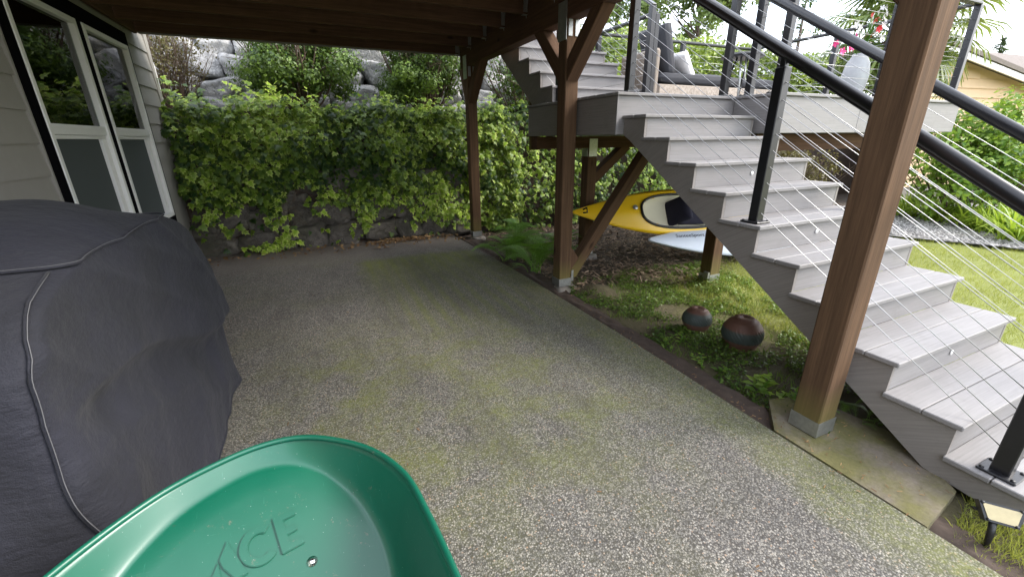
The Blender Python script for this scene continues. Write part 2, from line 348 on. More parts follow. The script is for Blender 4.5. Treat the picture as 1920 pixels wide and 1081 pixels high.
def leaf_mesh(name, C, Nn, size, tmpl, tris, edge, up=None, rnd=None, spin=None):
    """one mesh of many leaves. C,Nn (n,3); tmpl (k,3): x across, y along, z out"""
    C = np.asarray(C, float); n = len(C); Nn = np.asarray(Nn, float); Nn = Nn/np.linalg.norm(Nn, axis=1)[:, None]
    size = np.broadcast_to(np.asarray(size, float), (n,)); U = np.asarray(up if up is not None else RNG.normal(size=(n, 3)), float)
    U = np.broadcast_to(U, (n, 3)).copy(); U += RNG.normal(size=(n, 3))*.15 if spin is None else RNG.normal(size=(n, 3))*spin
    U -= Nn*(U*Nn).sum(1)[:, None]; U /= np.linalg.norm(U, axis=1)[:, None]+1e-9; Xa = np.cross(U, Nn)
    T = np.asarray(tmpl, float); k = len(T)
    P = C[:, None, :]+size[:, None, None]*(T[None, :, 0, None]*Xa[:, None, :]+T[None, :, 1, None]*U[:, None, :]+T[None, :, 2, None]*Nn[:, None, :])
    rn = RNG.random(n) if rnd is None else np.asarray(rnd, float)
    tr = np.asarray(tris); Fc = (tr[None]+(np.arange(n)*k)[:, None, None]).reshape(-1, 3)
    me = bpy.data.meshes.new(name); me.vertices.add(n*k); me.vertices.foreach_set('co', P.reshape(-1).astype(np.float32))
    nf = len(Fc); me.loops.add(nf*3); me.loops.foreach_set('vertex_index', Fc.reshape(-1).astype(np.int32))
    me.polygons.add(nf); me.polygons.foreach_set('loop_start', (np.arange(nf)*3).astype(np.int32)); me.polygons.foreach_set('loop_total', np.full(nf, 3, np.int32))
    me.update(calc_edges=True); me.validate()
    at = me.attributes.new('rnd', 'FLOAT', 'POINT'); at.data.foreach_set('value', np.repeat(rn, k).astype(np.float32))
    ae = me.attributes.new('edge', 'FLOAT', 'POINT'); ae.data.foreach_set('value', np.tile(np.asarray(edge, float), n).astype(np.float32))
    return me
IV = [(0, .35, .06)]+[(x, y, -.02 if i % 2 else -.08) for i, (x, y) in enumerate([(0, 0), (-.28, -.05), (-.5, .18), (-.24, .34), (-.42, .62), (-.17, .62), (0, 1.05), (.17, .62), (.42, .62), (.24, .34), (.5, .18), (.28, -.05)])]
IVT = [(0, i, i % 12+1) for i in range(1, 13)]; IVE = [0]+[1]*12; IVE[1] = .3
OV = [(0, 0, 0), (-.3, .4, .06), (0, .45, -.04), (.3, .4, .06), (0, 1, -.1)]; OVT = [(0, 2, 1), (0, 3, 2), (1, 2, 4), (2, 3, 4)]; OVE = [0, 1, 0, 1, 1]
BL = [(-.03, 0, 0), (.03, 0, 0), (-.022, .55, .06), (.022, .55, .06), (0, 1, .25)]; BLT = [(0, 1, 2), (1, 3, 2), (2, 3, 4)]; BLE = [0]*5
CH = [(-.12, 0, 0), (.12, 0, .04), (.1, 1, .03), (-.1, .95, .0)]; CHT = [(0, 1, 2), (0, 2, 3)]; CHE = [0]*4
def sphere_dirs(n): d = RNG.normal(size=(n, 3)); return d/np.linalg.norm(d, axis=1)[:, None]
def vnoise(P, s, seed=0): return np.array([noise.noise(Vector((p[0]*s+seed, p[1]*s, p[2]*s))) for p in P])

def rock_mesh(name, sx, sy, sz, seed, sub=3, planes=13, rough=.05):
    r = random.Random(seed); bm = bmesh.new(); bmesh.ops.create_icosphere(bm, subdivisions=sub, radius=1)
    pl = []
    for _ in range(planes):
        d = Vector((r.gauss(0, 1), r.gauss(0, 1), r.gauss(0, 1))).normalized(); pl.append((d, r.uniform(.72, .98)))
    for ax in range(3):
        for sg in (-1, 1):
            d = Vector((r.gauss(0, .18), r.gauss(0, .18), r.gauss(0, .18))); d[ax] += sg; pl.append((d.normalized(), r.uniform(.72, .85)))
    for v in bm.verts:
        d = v.co.normalized(); t = min([q/max(d.dot(nn), 1e-3) for nn, q in pl if d.dot(nn) > .05]+[1.35])
        p = d*min(t, 1.3); p *= 1+rough*noise.fractal(p*2.5+Vector((seed*3.1, 0, 0)), 1., 2., 4)
        v.co = Vector((p.x*sx, p.y*sy, p.z*sz))
    me = bpy.data.meshes.new(name); bm.to_mesh(me); bm.free(); me.polygons.foreach_set('use_smooth', [True]*len(me.polygons)); return me
def text_mesh(s, size, extrude, shear=0., bevel=0., res=3):
    cu = bpy.data.curves.new('lettering', 'FONT'); cu.body = s; cu.size = size; cu.extrude = extrude; cu.shear = shear; cu.bevel_depth = bevel; cu.resolution_u = res; cu.align_x = 'CENTER'; cu.align_y = 'CENTER'
    o = bpy.data.objects.new('lettering_tmp', cu); COL.objects.link(o); dg = bpy.context.evaluated_depsgraph_get(); dg.update()
    me = bpy.data.meshes.new_from_object(o.evaluated_get(dg)); bpy.data.objects.remove(o); bpy.data.curves.remove(cu); me.materials.clear(); return me

# ================================================================== SETTING
def sheet(name, nx, ny, x0, x1, y0, y1, zf, mat, parent=None):
    V = []; Fc = []
    for j in range(ny+1):
        for i in range(nx+1):
            x = x0+(x1-x0)*i/nx; y = y0+(y1-y0)*j/ny; V.append((x, y, zf(x, y)))
    for j in range(ny):
        for i in range(nx): a = j*(nx+1)+i; Fc.append((a, a+1, a+nx+2, a+nx+1))
    return mesh_obj(name, V, Fc, mat, parent, True)
def yard_z(x, y):
    z = -.055+.025*noise.noise(Vector((x*1.3, y*1.3, 0)))+.012*noise.noise(Vector((x*5, y*5, 3)))
    if x < 2.2: z -= .03
    # little mounds of set concrete and dirt at the post feet
    z += .10*math.exp(-((x-2.52)**2+(y-3.42)**2)/.045)+.09*math.exp(-((x-3.75)**2+(y-3.03)**2)/.05)
    return z
o = sheet('ground', 8, 8, -200, 200, -150, 250, lambda x, y: -.30, M['ground']); tag(o, 'ground reaching to the horizon', None, None, 'structure')
o = sheet('yard', 150, 150, 2.02, 14, -1.5, 7.6, lambda x, y: yard_z(x, y) if x > 2.15 else -.06, M['ground']); tag(o, kind='structure')
PV = [(-1.62, -2.2), (2.04, -2.2), (2.04, 1), (2.06, 2.2), (2.04, 4), (1.98, 5.6), (1.92, 6.9), (-1.62, 6.9)]
V = [(x, y, 0) for x, y in PV]+[(x, y, -.12) for x, y in PV]; n = len(PV)
o = mesh_obj('patio', V, [tuple(range(n))]+[(i, i+n, (i+1) % n+n, (i+1) % n) for i in range(n)], M['patio']); tag(o, kind='structure')
PV = [(2.055, .46), (2.40, .50), (2.62, .78), (2.55, 1.25), (2.30, 1.32), (2.065, 1.12)]
V = [(x, y, -.004) for x, y in PV]+[(x, y, -.14) for x, y in PV]; n = len(PV)
o = mesh_obj('concrete_pad', V, [tuple(range(n))]+[(i, i+n, (i+1) % n+n, (i+1) % n) for i in range(n)], M['pad']); tag(o, kind='structure')
# bed of soil between slab and grass, a little trench with crumbs
o = sheet('soil_strip', 14, 240, 2.03, 2.24, -1.2, 6.6, lambda x, y: -.028+.02*noise.noise(Vector((x*14, y*9, 1)))-.02*math.exp(-((x-2.08)/.03)**2)-(.02 if y < 1.3 else 0), M['soil']); tag(o, kind='structure')
# bank behind the retaining wall, and the terrace on top of it
def bank_y(x): return 6.98+.05*math.sin(x*1.1)
def bank(x, t):
    y0 = bank_y(x); b = .10*noise.noise(Vector((x*1.2, t*2.2, 4)))+.05*noise.noise(Vector((x*3.1, t*5, 9)))
    return Vector((x, y0+.32*t+b-.05 + .25*max(0, t-.85)/.15, -.1+2.0*t))
V = []; Fc = []; nx, nt_ = 130, 24
for j in range(nt_+1):
    for i in range(nx+1): V.append(bank(-1.9+15.9*i/nx, j/nt_))
for j in range(nt_):
    for i in range(nx): a = j*(nx+1)+i; Fc.append((a, a+1, a+nx+2, a+nx+1))
o = mesh_obj('earth_bank', V, Fc, M['soil'], None, True); tag(o, kind='structure')
o = sheet('terrace', 60, 16, -6, 14, 7.45, 10.5, lambda x, y: 1.88+.05*noise.noise(Vector((x*2, y*2, 0))), M['soil']); tag(o, kind='structure')
o = sheet('upper_slope', 30, 20, -14, 22, 9.5, 45, lambda x, y: 3.1+.06*(y-9.5), M['ground']); tag(o, kind='structure')
o = sheet('rear_bank', 40, 6, -6, 14, 9.35, 9.75, lambda x, y: 1.8+3.6*(y-9.35), M['soil']); tag(o, kind='structure')
# gravel bed and lawn edge at the right
GB = [(7.6, 4.6), (8.1, 3.6), (8.6, 2.6), (9.2, 1.2), (12, 1.0), (14, 3), (13.6, 5.3), (10, 5.6), (8, 5.6)]
o = mesh_obj('gravel_bed', [(x, y, -.012) for x, y in GB], [tuple(range(len(GB)))], M['gravel']); tag(o, kind='structure')
n = 16000; P = np.column_stack([RNG.uniform(7.8, 12.6, n), RNG.uniform(1.2, 5.5, n), np.full(n, -.005)]); P = P[(P[:, 0] > 8.75-.38*(P[:, 1]-2.2))]
R4 = [(-.5, -.4, 0), (.5, -.45, 0), (.45, .5, 0), (-.4, .45, 0), (0, 0, .6)]
me = leaf_mesh('gravel_stones', P, np.tile([0, 0, 1.], (len(P), 1)), RNG.uniform(.02, .05, len(P)), R4, [(0, 1, 4), (1, 2, 4), (2, 3, 4), (3, 0, 4)], [0]*5)
o = place('gravel_stones', me, M['pebble']); tag(o, 'grey gravel covering the bed beside the lawn', 'gravel', None, 'stuff')

# ================================================================== HOUSE WITH WINDOWS (left)
HX = -1.66
house = empty('house', (HX, 4, 0), 'taupe clapboard house wall with two black-trimmed white sash windows on the left', 'house')
WIN = [(4.14, 5.17), (5.29, 6.34)]; WZ0, WZ1, WZM = .66, 2.47, 1.60; TR = .125
y_lo, y_hi, ytr0, ytr1 = -2.5, 7.18, WIN[0][0]-TR, WIN[1][1]+.055
k = 0; z = .06
while z < 3.3:
    zt = z+.205
    segs = [(y_lo, y_hi)] if (zt < WZ0-.09 or z > WZ1+.14) else [(y_lo, ytr0), (ytr1, y_hi)]
    for a, b in segs:
        m4 = Matrix.Translation((HX, 0, z))
        V = [(.004, a, .212), (.021, a, 0), (.004, a, 0), (.004, b, .212), (.021, b, 0), (.004, b, 0)]
        mesh_obj('siding_board', V, [(0, 1, 4, 3), (1, 2, 5, 4), (0, 2, 1), (3, 4, 5), (0, 3, 5, 2)], M['siding'], house, False, m4)
    z += .205
box('wall_core', HX-.22, HX, y_lo, WIN[0][0]-.01, -.1, 3.4, M['siding'], house); box('wall_core', HX-.22, HX, WIN[1][1]+.01, 7.18, -.1, 3.4, M['siding'], house)
box('wall_core', HX-.22, HX-.001, WIN[0][0]-.02, WIN[1][1]+.02, -.1, WZ0-.02, M['siding'], house); box('wall_core', HX-.22, HX-.001, WIN[0][0]-.02, WIN[1][1]+.02, WZ1+.02, 3.4, M['siding'], house)
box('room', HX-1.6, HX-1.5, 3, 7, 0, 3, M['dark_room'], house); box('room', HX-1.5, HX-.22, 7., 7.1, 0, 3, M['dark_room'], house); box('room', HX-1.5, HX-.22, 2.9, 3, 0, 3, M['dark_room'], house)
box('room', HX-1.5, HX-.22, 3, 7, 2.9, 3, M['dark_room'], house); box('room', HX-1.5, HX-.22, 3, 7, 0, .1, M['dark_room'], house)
box('corner_board', HX-.02, HX+.026, 7.09, 7.2, -.05, 3.3, M['siding'], house); box('corner_board', HX-.24, HX-.02, 7.18, 7.2, -.05, 3.3, M['siding'], house)
ztop = WZ1+.13
box('caulk_strip', HX+.001, HX+.0275, ytr0-.022, ytr0-.0005, WZ0-.09, ztop, M['siding'], house, .001)
box('window_trim', HX+.002, HX+.030, ytr0, WIN[0][0], WZ0-.09, WZ1, M['blacktrim'], house); box('window_trim', HX+.002, HX+.028, WIN[1][1], ytr1, WZ0-.09, WZ1, M['blacktrim'], house)
box('window_trim', HX+.002, HX+.026, WIN[0][1], WIN[1][0], WZ0, WZ1, M['blacktrim'], house); box('window_trim', HX+.002, HX+.03, ytr0, ytr1, WZ1, ztop, M['blacktrim'], house)
box('window_trim', HX+.002, HX+.03, WIN[0][0], WIN[1][1], WZ0-.09, WZ0, M['blacktrim'], house)
for a, b in WIN:
    f = .045; wn = box('window_frame', HX-.05, HX+.036, a, a+f, WZ0, WZ1, M['white'], house)
    box('stile', HX-.05, HX+.036, b-f, b, WZ0, WZ1, M['white'], wn); box('head', HX-.05, HX+.034, a+f, b-f, WZ1-f, WZ1, M['white'], wn); box('sill', HX-.05, HX+.034, a+f, b-f, WZ0, WZ0+f, M['white'], wn)
    box('meeting_rail', HX-.05, HX+.024, a+f, b-f, WZM-.045, WZM+.03, M['white'], wn); box('sash_rail', HX-.05, HX+.010, a+f, b-f, WZM-.075, WZM-.047, M['white'], wn)
    box('sash_stile', HX-.04, HX+.006, b-f-.09, b-f, WZ0+f, WZM-.075, M['white'], wn)
    box('pane', HX-.012, HX-.008, a+f, b-f, WZM+.03, WZ1-f, M['glass'], wn, 0); box('pane', HX-.032, HX-.028, a+f, b-f, WZ0+f, WZM-.045, M['glass'], wn, 0)
    box('screen', HX-.022, HX-.020, a+f, b-f-.09, WZ0+f, WZM-.075, M['screen'], wn, 0)
    V = []; Fc = []          # a drawn curtain inside
    for i in range(61):
        y = b-.40+.38*i/60; xx = HX-.16+.03*math.sin(i*.9)
        V += [(xx, y, .7), (xx, y, 2.5)]
        if i: Fc.append((2*i-2, 2*i, 2*i+1, 2*i-1))
    mesh_obj('curtain', V, Fc, M['curtain'], wn, True)
dp = tube('downspout', [(HX-.03, 7.25, 2.46), (HX-.02, 7.25, 2.40), (HX-.02, 7.25, 1.75), (HX-.03, 7.27, 1.66)], .040, M['white'], house, 10)

# ================================================================== UPPER DECK
deck = empty('upper_deck', (2.27, 3.7, 0), 'raised timber deck overhead on three brown braced posts', 'deck')
BX0, BX1, BZ0, BZ1 = 2.19, 2.33, 2.474, 2.86
box('beam', BX0, BX1, .95, 6.62, BZ0, BZ1, M['beam'], deck, .006)
for i, y in enumerate(np.arange(.99, 6.7, .57)):
    y = float(y)
    box('joist', HX+.04, BX0-.002, y-.019, y+.019, 2.675, 2.858, M['joist'], deck, .003)
    h = box('joist_hanger', BX0-.045, BX0-.003, y-.026, y-.020, 2.69, 2.84, M['galv'], deck, 0)
    box('flange', BX0-.045, BX0-.003, y+.020, y+.026, 2.69, 2.84, M['galv'], h, 0); box('seat', BX0-.05, BX0-.003, y-.024, y+.024, 2.668, 2.673, M['galv'], h, 0)
    V = [(BX0-.004, y-.05, 2.82), (BX0-.004, y+.05, 2.82), (BX0-.004, y, 2.64)]; mesh_obj('back_plate', V+[(x-.002, a, b) for x, a, b in V], [(0, 1, 2), (5, 4, 3), (0, 3, 4, 1), (1, 4, 5, 2), (2, 5, 3, 0)], M['galv'], h)
box('ledger', HX+.02, HX+.06, .95, 6.73, 2.66, 2.86, M['joist'], deck)
box('rim_board', HX+.06, 2.36, 6.74, 6.78, 2.665, 2.86, M['skirt'], deck); box('rim_board', HX+.06, 2.36, .90, .94, 2.66, 2.86, M['beam'], deck)
for i in range(28):
    x = HX+.07+.146*i
    if x < 2.36: box('deck_board', x, x+.140, 0.88, 6.80, 2.862, 2.886, M['skirt'], deck, .002)
def post(x, y, z0, z1, parent, braces=()):
    p = bar('post', (x, y, z0), (x, y, z1), .14, .14, M['post'], parent, (0, 1, 0), .007)
    g = .074
    box('post_base', x-g, x+g, y-g, y-g+.004, z0-.01, z0+.07, M['galv'], p, 0); box('post_base', x-g, x-g+.004, y-g+.004, y+g, z0-.01, z0+.07, M['galv'], p, 0)
    box('post_base', x-g, x+g, y-g, y+g, z0-.014, z0-.010, M['galv'], p, 0)
    return p
PXC = 2.262
for y in (1.055, 3.69, 6.40):
    p = post(PXC, y, .016, BZ0, deck)
    # steel T cap on the beam faces
    box('post_cap', BX0-.006, BX0-.001, y-.072, y+.072, BZ0-.16 + .0, BZ0+.14, M['galv'], p, 0)
    box('post_cap', PXC-.055, PXC-.015, y-.076, y-.0715, BZ0-.13, BZ0-.002, M['galv'], p, 0); box('post_cap', PXC+.015, PXC+.06, y-.076, y-.0715, BZ0-.13, BZ0-.002, M['galv'], p, 0)
    for s in (-1, 1):
        if y > 6 and s > 0 or y < 2: 
            if y < 2 and s < 0: continue
        yb0, yb1 = y+s*.115, y+s*.56
        if y > 6 and s > 0: yb1 = y+.30
        # brace cut with its feet against post and beam: a parallelogram prism
        w_ = .062
        poly = [(y+s*.071, 1.98), (y+s*.071, 1.98+.19), (yb1-s*.16, BZ0-.001), (yb1+s*.02, BZ0-.001)]
        V = [(xx, a, b) for xx in (PXC-.06, PXC+.06) for a, b in poly]
        m4, L = frame((PXC, poly[0][0], poly[0][1]), (PXC, poly[3][0], poly[3][1])); inv = m4.inverted()
        b_ = mesh_obj('brace', [inv @ Vector(v) for v in V], [(0, 1, 2, 3), (7, 6, 5, 4), (0, 4, 5, 1), (1, 5, 6, 2), (2, 6, 7, 3), (3, 7, 4, 0)], M['post'] if 0 else M['joist'], deck, False, m4)
        bm = bmesh.new(); bm.from_mesh(b_.data); bmesh.ops.recalc_face_normals(bm, faces=bm.faces[:]); bmesh.ops.bevel(bm, geom=bm.edges[:], offset=.005, segments=1, affect='EDGES'); bm.to_mesh(b_.data); bm.free()

# ================================================================== LOWER DECK (landing + sitting deck)
LZ = 1.85; LX0, LX1, DX1 = 2.36, 3.72, 6.88; LY0, CY0, DY1 = 3.06, 2.62, 5.5
low = empty('lower_deck', (4.5, 4, 0), 'grey composite landing deck with plain fascia boards, beyond the stairs', 'deck')
for i in range(24):      # boards run along X, first ones start right of the stairs
    y0 = CY0-.02+.124*i
    if y0+.12 > DY1: break
    box('deck_board', (LX0-.02) if LY0-.05 < y0 < 4.62 else LX1-.01, DX1+.025, y0 if y0 > LY0-.05 or True else y0, y0+.120, LZ-.025, LZ, M['comp'], low, .004)
box('nosing_board', LX0-.022, LX1-.014, LY0-.025, CY0-.02+.124*4-.004, LZ-.0255, LZ-.0005, M['comp'], low, .005)
fz0, fz1 = 1.52, LZ-.027
box('fascia', LX0, LX1+.02, LY0, LY0+.022, fz0, fz1, M['comp'], low); box('fascia', LX0-.001, LX0+.021, LY0+.023, 4.70, fz0, fz1, M['skirt'], low)
box('corner_trim', LX0-.006, LX0+.012, LY0-.006, LY0+.012, fz0-.002, fz1+.001, M['comp'], low, .002)
box('fascia', LX1, LX1+.022, CY0+.023, LY0-.002, fz0, fz1, M['comp'], low)
box('fascia', LX1, 4.95, CY0, CY0+.022, fz0, fz1, M['comp'], low); box('fascia', 4.953, DX1, CY0, CY0+.022, fz0, fz1, M['comp'], low)
box('fascia', DX1-.022, DX1, CY0+.023, DY1, fz0, fz1, M['comp'], low); box('fascia', LX1, DX1, DY1, DY1+.022, fz0, fz1, M['comp'], low); box('fascia', LX0+.022, LX1, 4.70, 4.722, fz0, fz1, M['skirt'], low); box('fascia', LX1-.001, LX1+.021, 4.723, DY1-.001, fz0, fz1, M['skirt'], low)
box('beam', 2.42, 6.8, 4.60, 4.74, 1.375, 1.515, M['beam'], low); box('beam', 3.8, 6.7, 2.82, 2.96, 1.36, 1.515, M['beam'], low)
for x in np.arange(2.55, 6.8, .42): box('joist', float(x), float(x)+.038, 2.66 if x > 3.75 else 3.10, 5.48 if x > 3.75 else 4.69, 1.64, 1.82, M['joist'], low, 0)
for x, y, zt in ((3.22, 4.67, 1.375), (6.35, 2.89, 1.36), (5.6, 4.67, 1.375)):
    p = post(x, y, .02, zt, low)
    box('post_cap', x-.06, x+.06, y-.077, y-.072, zt-.10, zt+.11, M['galv'], p, 0); box('post_cap', x-.077, x-.072, y-.06, y+.06, zt-.10, zt+.0, M['galv'], p, 0)
p4 = post(3.76, 3.07, .03, 1.36, low)
box('bracket', 3.76-.10, 3.76-.076, 3.0, 3.06, .06, .13, M['galv'], p4, 0)
bar('brace', (3.26, 4.67, .98), (3.78, 4.67, 1.40), .12, .11, M['joist'], low); bar('brace', (5.55, 4.67, .95), (5.05, 4.67, 1.40), .12, .11, M['joist'], low)
bar('brace', (6.30, 2.89, .9), (5.7, 2.89, 1.40), .12, .11, M['joist'], low)
bar('brace', (2.36, 3.70, .10), (3.42, 3.70, 1.55), .12, .11, M['post'], low)
mesh_obj('cleat', [(2.334, 3.64, .16), (2.334, 3.64, .42), (2.44, 3.64, .28), (2.334, 3.76, .16), (2.334, 3.76, .42), (2.44, 3.76, .28)], [(0, 1, 2), (5, 4, 3), (0, 3, 4, 1), (1, 4, 5, 2), (2, 5, 3, 0)], M['joist'], low)
box('bracket', 2.335, 2.36, 3.612, 3.617, .05, .17, M['galv'], low, 0); box('joist', 2.4, 3.7, 3.64, 3.68, 1.56, 1.70, M['joist'], low, 0)

# ================================================================== STAIRS
RISE, RUN = .1725, .277; SX0, SX1 = 2.42, 3.70
def stairs(name, label, n, ytop, ztop, sgn_nose, x0, x1, lower):
    e = empty(name, (3, ytop, 0 if lower else LZ), label, 'staircase')
    return e
st = empty('lower_staircase', (3.06, 1.6, 0), 'light grey composite staircase of ten steps descending towards the camera on the right', 'staircase')
YN0 = 2.775; ZT0 = 1.669
NY = [YN0-RUN*i for i in range(10)]; NZ = [ZT0-RISE*i for i in range(10)]
def steps(parent, NY, NZ, x0, x1, lights, last_h):
    for i, (y, z) in enumerate(zip(NY, NZ)):
        for k in range(2):
            a = y+.002+k*.149 if k else y; box('tread_board', x0, x1, y+k*.149, y+k*.149+(.146 if k == 0 else .156), z-.025, z, M['comp'], parent, .004)
        h = RISE-.026 if i < len(NY)-1 else last_h
        r = box('riser', x0+.045, x1-.03, y+.026, y+.040, z-.026-h, z-.026, M['comp'], parent, .001)
        if i in lights:
            lx = x0+.62 if i else x0+.9
            o = lathe('step_light', [(0, 0), (.011, 0), (.015, .003), (.015, .006), (.0, .0065)], M['white'], parent, 16); o.matrix_basis = Matrix.Translation((lx, y+.026, z-.026-h*.45)) @ Matrix.Rotation(math.radians(90), 4, 'X')
steps(st, NY, NZ, SX0, SX1, (2, 4, 7), .1)
ang = math.atan2(RISE, RUN)
def skirt(parent, x0, x1, NY, NZ, bottom, ytop, mat):
    pts = []
    for y, z in zip(NY, NZ): pts += [(y+.30, z-.026), (y+.024, z-.026)]
    poly = [(ytop, NZ[0]-.026)]+pts[1:]
    # keep a clean stair outline: (nose under tread) then straight down to next tread
    poly = [(ytop, NZ[0]-.026)]
    for i, (y, z) in enumerate(zip(NY, NZ)):
        poly.append((y+.024, z-.026)); poly.append((y+.024, (NZ[i+1]-.026) if i+1 < len(NZ) else bottom[0][1]))
    poly += bottom; return prism('stringer', poly, x0, x1, mat, parent, math.pi/2-ang)
bot = [(.50, -.015), (.66, .0), (2.99, 1.46), (3.055, 1.515)]
poly_bot = [(NY[-1]+.024, -.02)]+[(.46, -.02), (.64, .0), (2.97, 1.475), (3.055, 1.518)]
skirt(st, SX0+.02, SX0+.042, NY, NZ, poly_bot, 3.055, M['skirt']); skirt(st, SX1-.03, SX1-.008, NY, NZ, poly_bot, 3.055, M['skirt'])
skirt(st, 3.03, 3.07, [y+.02 for y in NY], NZ, poly_bot, 3.055, M['joist'])
# upper flight
us = empty('upper_staircase', (3.06, 4.8, LZ), 'grey composite flight of steps rising behind the landing to the upper deck', 'staircase')
UY = [5.37-RUN*i for i in range(5)]; UZ = [2.715-RISE*i for i in range(5)]
steps(us, UY, UZ, SX0, SX1, (), RISE-.026)
ubot = [(4.25+.024, LZ+.001), (4.45, LZ+.001), (4.42+.02, LZ+.001), (5.40+.3, 2.60)]
def uskirt(x0, x1):
    poly = [(5.66, UZ[0]-.026)]
    for i, (y, z) in enumerate(zip(UY, UZ)):
        poly.append((y+.024, z-.026)); poly.append((y+.024, UZ[i+1]-.026 if i < 4 else LZ+.001))
    poly += [(4.50, LZ+.001), (4.66, LZ-.06), (5.66, 2.50)]
    prism('stringer', poly, x0, x1, M['skirt'], us, math.pi/2-ang)
uskirt(SX0+.02, SX0+.042); uskirt(SX1-.03, SX1-.008)
box('riser', SX0+.045, SX1-.03, 5.665, 5.68, 2.716, 2.86, M['comp'], us)
box('top_landing', BX1+.003, SX1, 5.68, 6.80, 2.82, 2.886, M['comp'], us); box('support_post', SX0+.05, SX0+.15, 4.80, 4.90, 1.36, 2.1, M['post'], us); box('support_post', SX1-.10, SX1, 6.7, 6.8, 1.7, 2.81, M['post'], us); box('support_post', BX1+.01, BX1+.11, 6.7, 6.8, 1.7, 2.81, M['post'], us)

# ------------------------------------------------------------------ railings
def rail_post(e, x, y, z0, z1, s=.062, plate=True):
    p = bar('post', (x, y, z0), (x, y, z1), s, s, M['black'], e, (0, 1, 0), .004)
    if plate:
        box('base_plate', x-.062, x+.062, y-.062, y+.062, z0+.001, z0+.012, M['black'], p, .004)
        for a in (-1, 1):
            for b in (-1, 1): lathe('bolt', [(.0085, .012), (.0085, .017), (0, .0185)], M['plastic'], p, 8, (x+a*.048, y+b*.048, z0))
    return p
def cab(e, path): tube('cable', path, .0021, M['cable'], e, 5)
def stair_rail(name, label, x, ytop, sign):
    e = empty(name, (x, 1.7, .9), label, 'railing')
    sl_ = RISE/RUN; zr = lambda y: 1.232+(y-.655)*.632
    yT, yM, yB = 3.12, 1.775, .43
    rail_post(e, x, yM, .98, zr(yM)-.075); bar('rail_stub', (x, yM, zr(yM)-.076), (x, yM, zr(yM)-.02), .034, .034, M['black'], e, (0, 1, 0), .002)
    rail_post(e, x, yB, .117, zr(yB)-.075); bar('rail_stub', (x, yB, zr(yB)-.076), (x, yB, zr(yB)-.02), .034, .034, M['black'], e, (0, 1, 0), .002)
    rail_post(e, x, yT, LZ, LZ+1.03)
    # rail: a rounded tube with a flat channel beneath
    y0, y1 = .2, yT-.03
    tube('handrail', [(x, y0-.03, zr(y0)-.03), (x, y0, zr(y0)), (x, y1, zr(y1))], .029, M['black'], e, 16)
    bar('rail_channel', (x, y0, zr(y0)-.028), (x, y1, zr(y1)-.028), .032, .022, M['black'], e)
    for k in range(9):
        d = .135+.093*k
        cab(e, [(x, yB, zr(yB)-d), (x, yM, zr(yM)-d), (x, yT, zr(yT)-d)] if zr(yB)-d > .14 else [(x, yM, zr(yM)-d), (x, yT, zr(yT)-d)])
    return e
stair_rail('stair_railing', 'black handrail with steel cables on the near left side of the stairs', 2.515, 3.12, 1)
stair_rail('stair_railing', 'black handrail with steel cables on the far lawn side of the stairs', 3.632, 3.12, 1)
def level_rail(e, pts, posts_z=LZ, top=.97, ncab=10, cap=True, segs=None):
    for (a, b) in segs or [(i, i+1) for i in range(len(pts)-1)]:
        p, q = Vector(pts[a]), Vector(pts[b])
        bar('top_rail', (p.x, p.y, posts_z+top), (q.x, q.y, posts_z+top), .065, .034, M['black'], e, None, .008)
        for k in range(ncab):
            z = posts_z+.07+(top-.13)*k/(ncab-1); cab(e, [(p.x, p.y, z), (q.x, q.y, z)])
    for (x, y) in pts: rail_post(e, x, y, posts_z, posts_z+top-.012, .062)
dr = empty('deck_railing', (5.3, 4, LZ), 'black cable railing around the sitting deck behind the stairs', 'railing')
level_rail(dr, [(3.80, 2.98), (3.80, 2.70), (5.32, 2.70), (6.80, 2.70), (6.80, 4.1), (6.80, 5.38), (5.3, 5.40), (3.79, 5.42), (3.79, 4.32)])
ul = empty('landing_railing', (2.515, 3.7, LZ), 'cable railing on the near edge of the landing and upper flight', 'railing')
rail_post(ul, 2.515, 4.28, LZ, LZ+1.0); bar('top_rail', (2.515, 3.15, LZ+.985), (2.515, 4.28, LZ+.985), .065, .034, M['black'], ul)
for k in range(9):
    z = LZ+.08+.1*k; cab(ul, [(2.515, 3.15, z), (2.515, 4.28, z)]); cab(ul, [(2.515, 4.28, z+.05), (2.515, 5.5, z+.05+1.22*RISE/RUN)])
ur = empty('flight_railing', (3.64, 4.7, LZ), 'cable railing on the far side of the upper flight of steps', 'railing')
rail_post(ur, 3.64, 4.22, LZ, LZ+1.0); rail_post(ur, 3.64, 5.75, 2.888, 3.85); bar('top_rail', (3.64, 4.2, LZ+1.0), (3.64, 5.75, LZ+1.0+1.55*RISE/RUN), .06, .034, M['black'], ur)
for k in range(9):
    z = LZ+.10+.095*k; cab(ur, [(3.64, 4.22, z), (3.64, 5.72, z+1.5*RISE/RUN)])

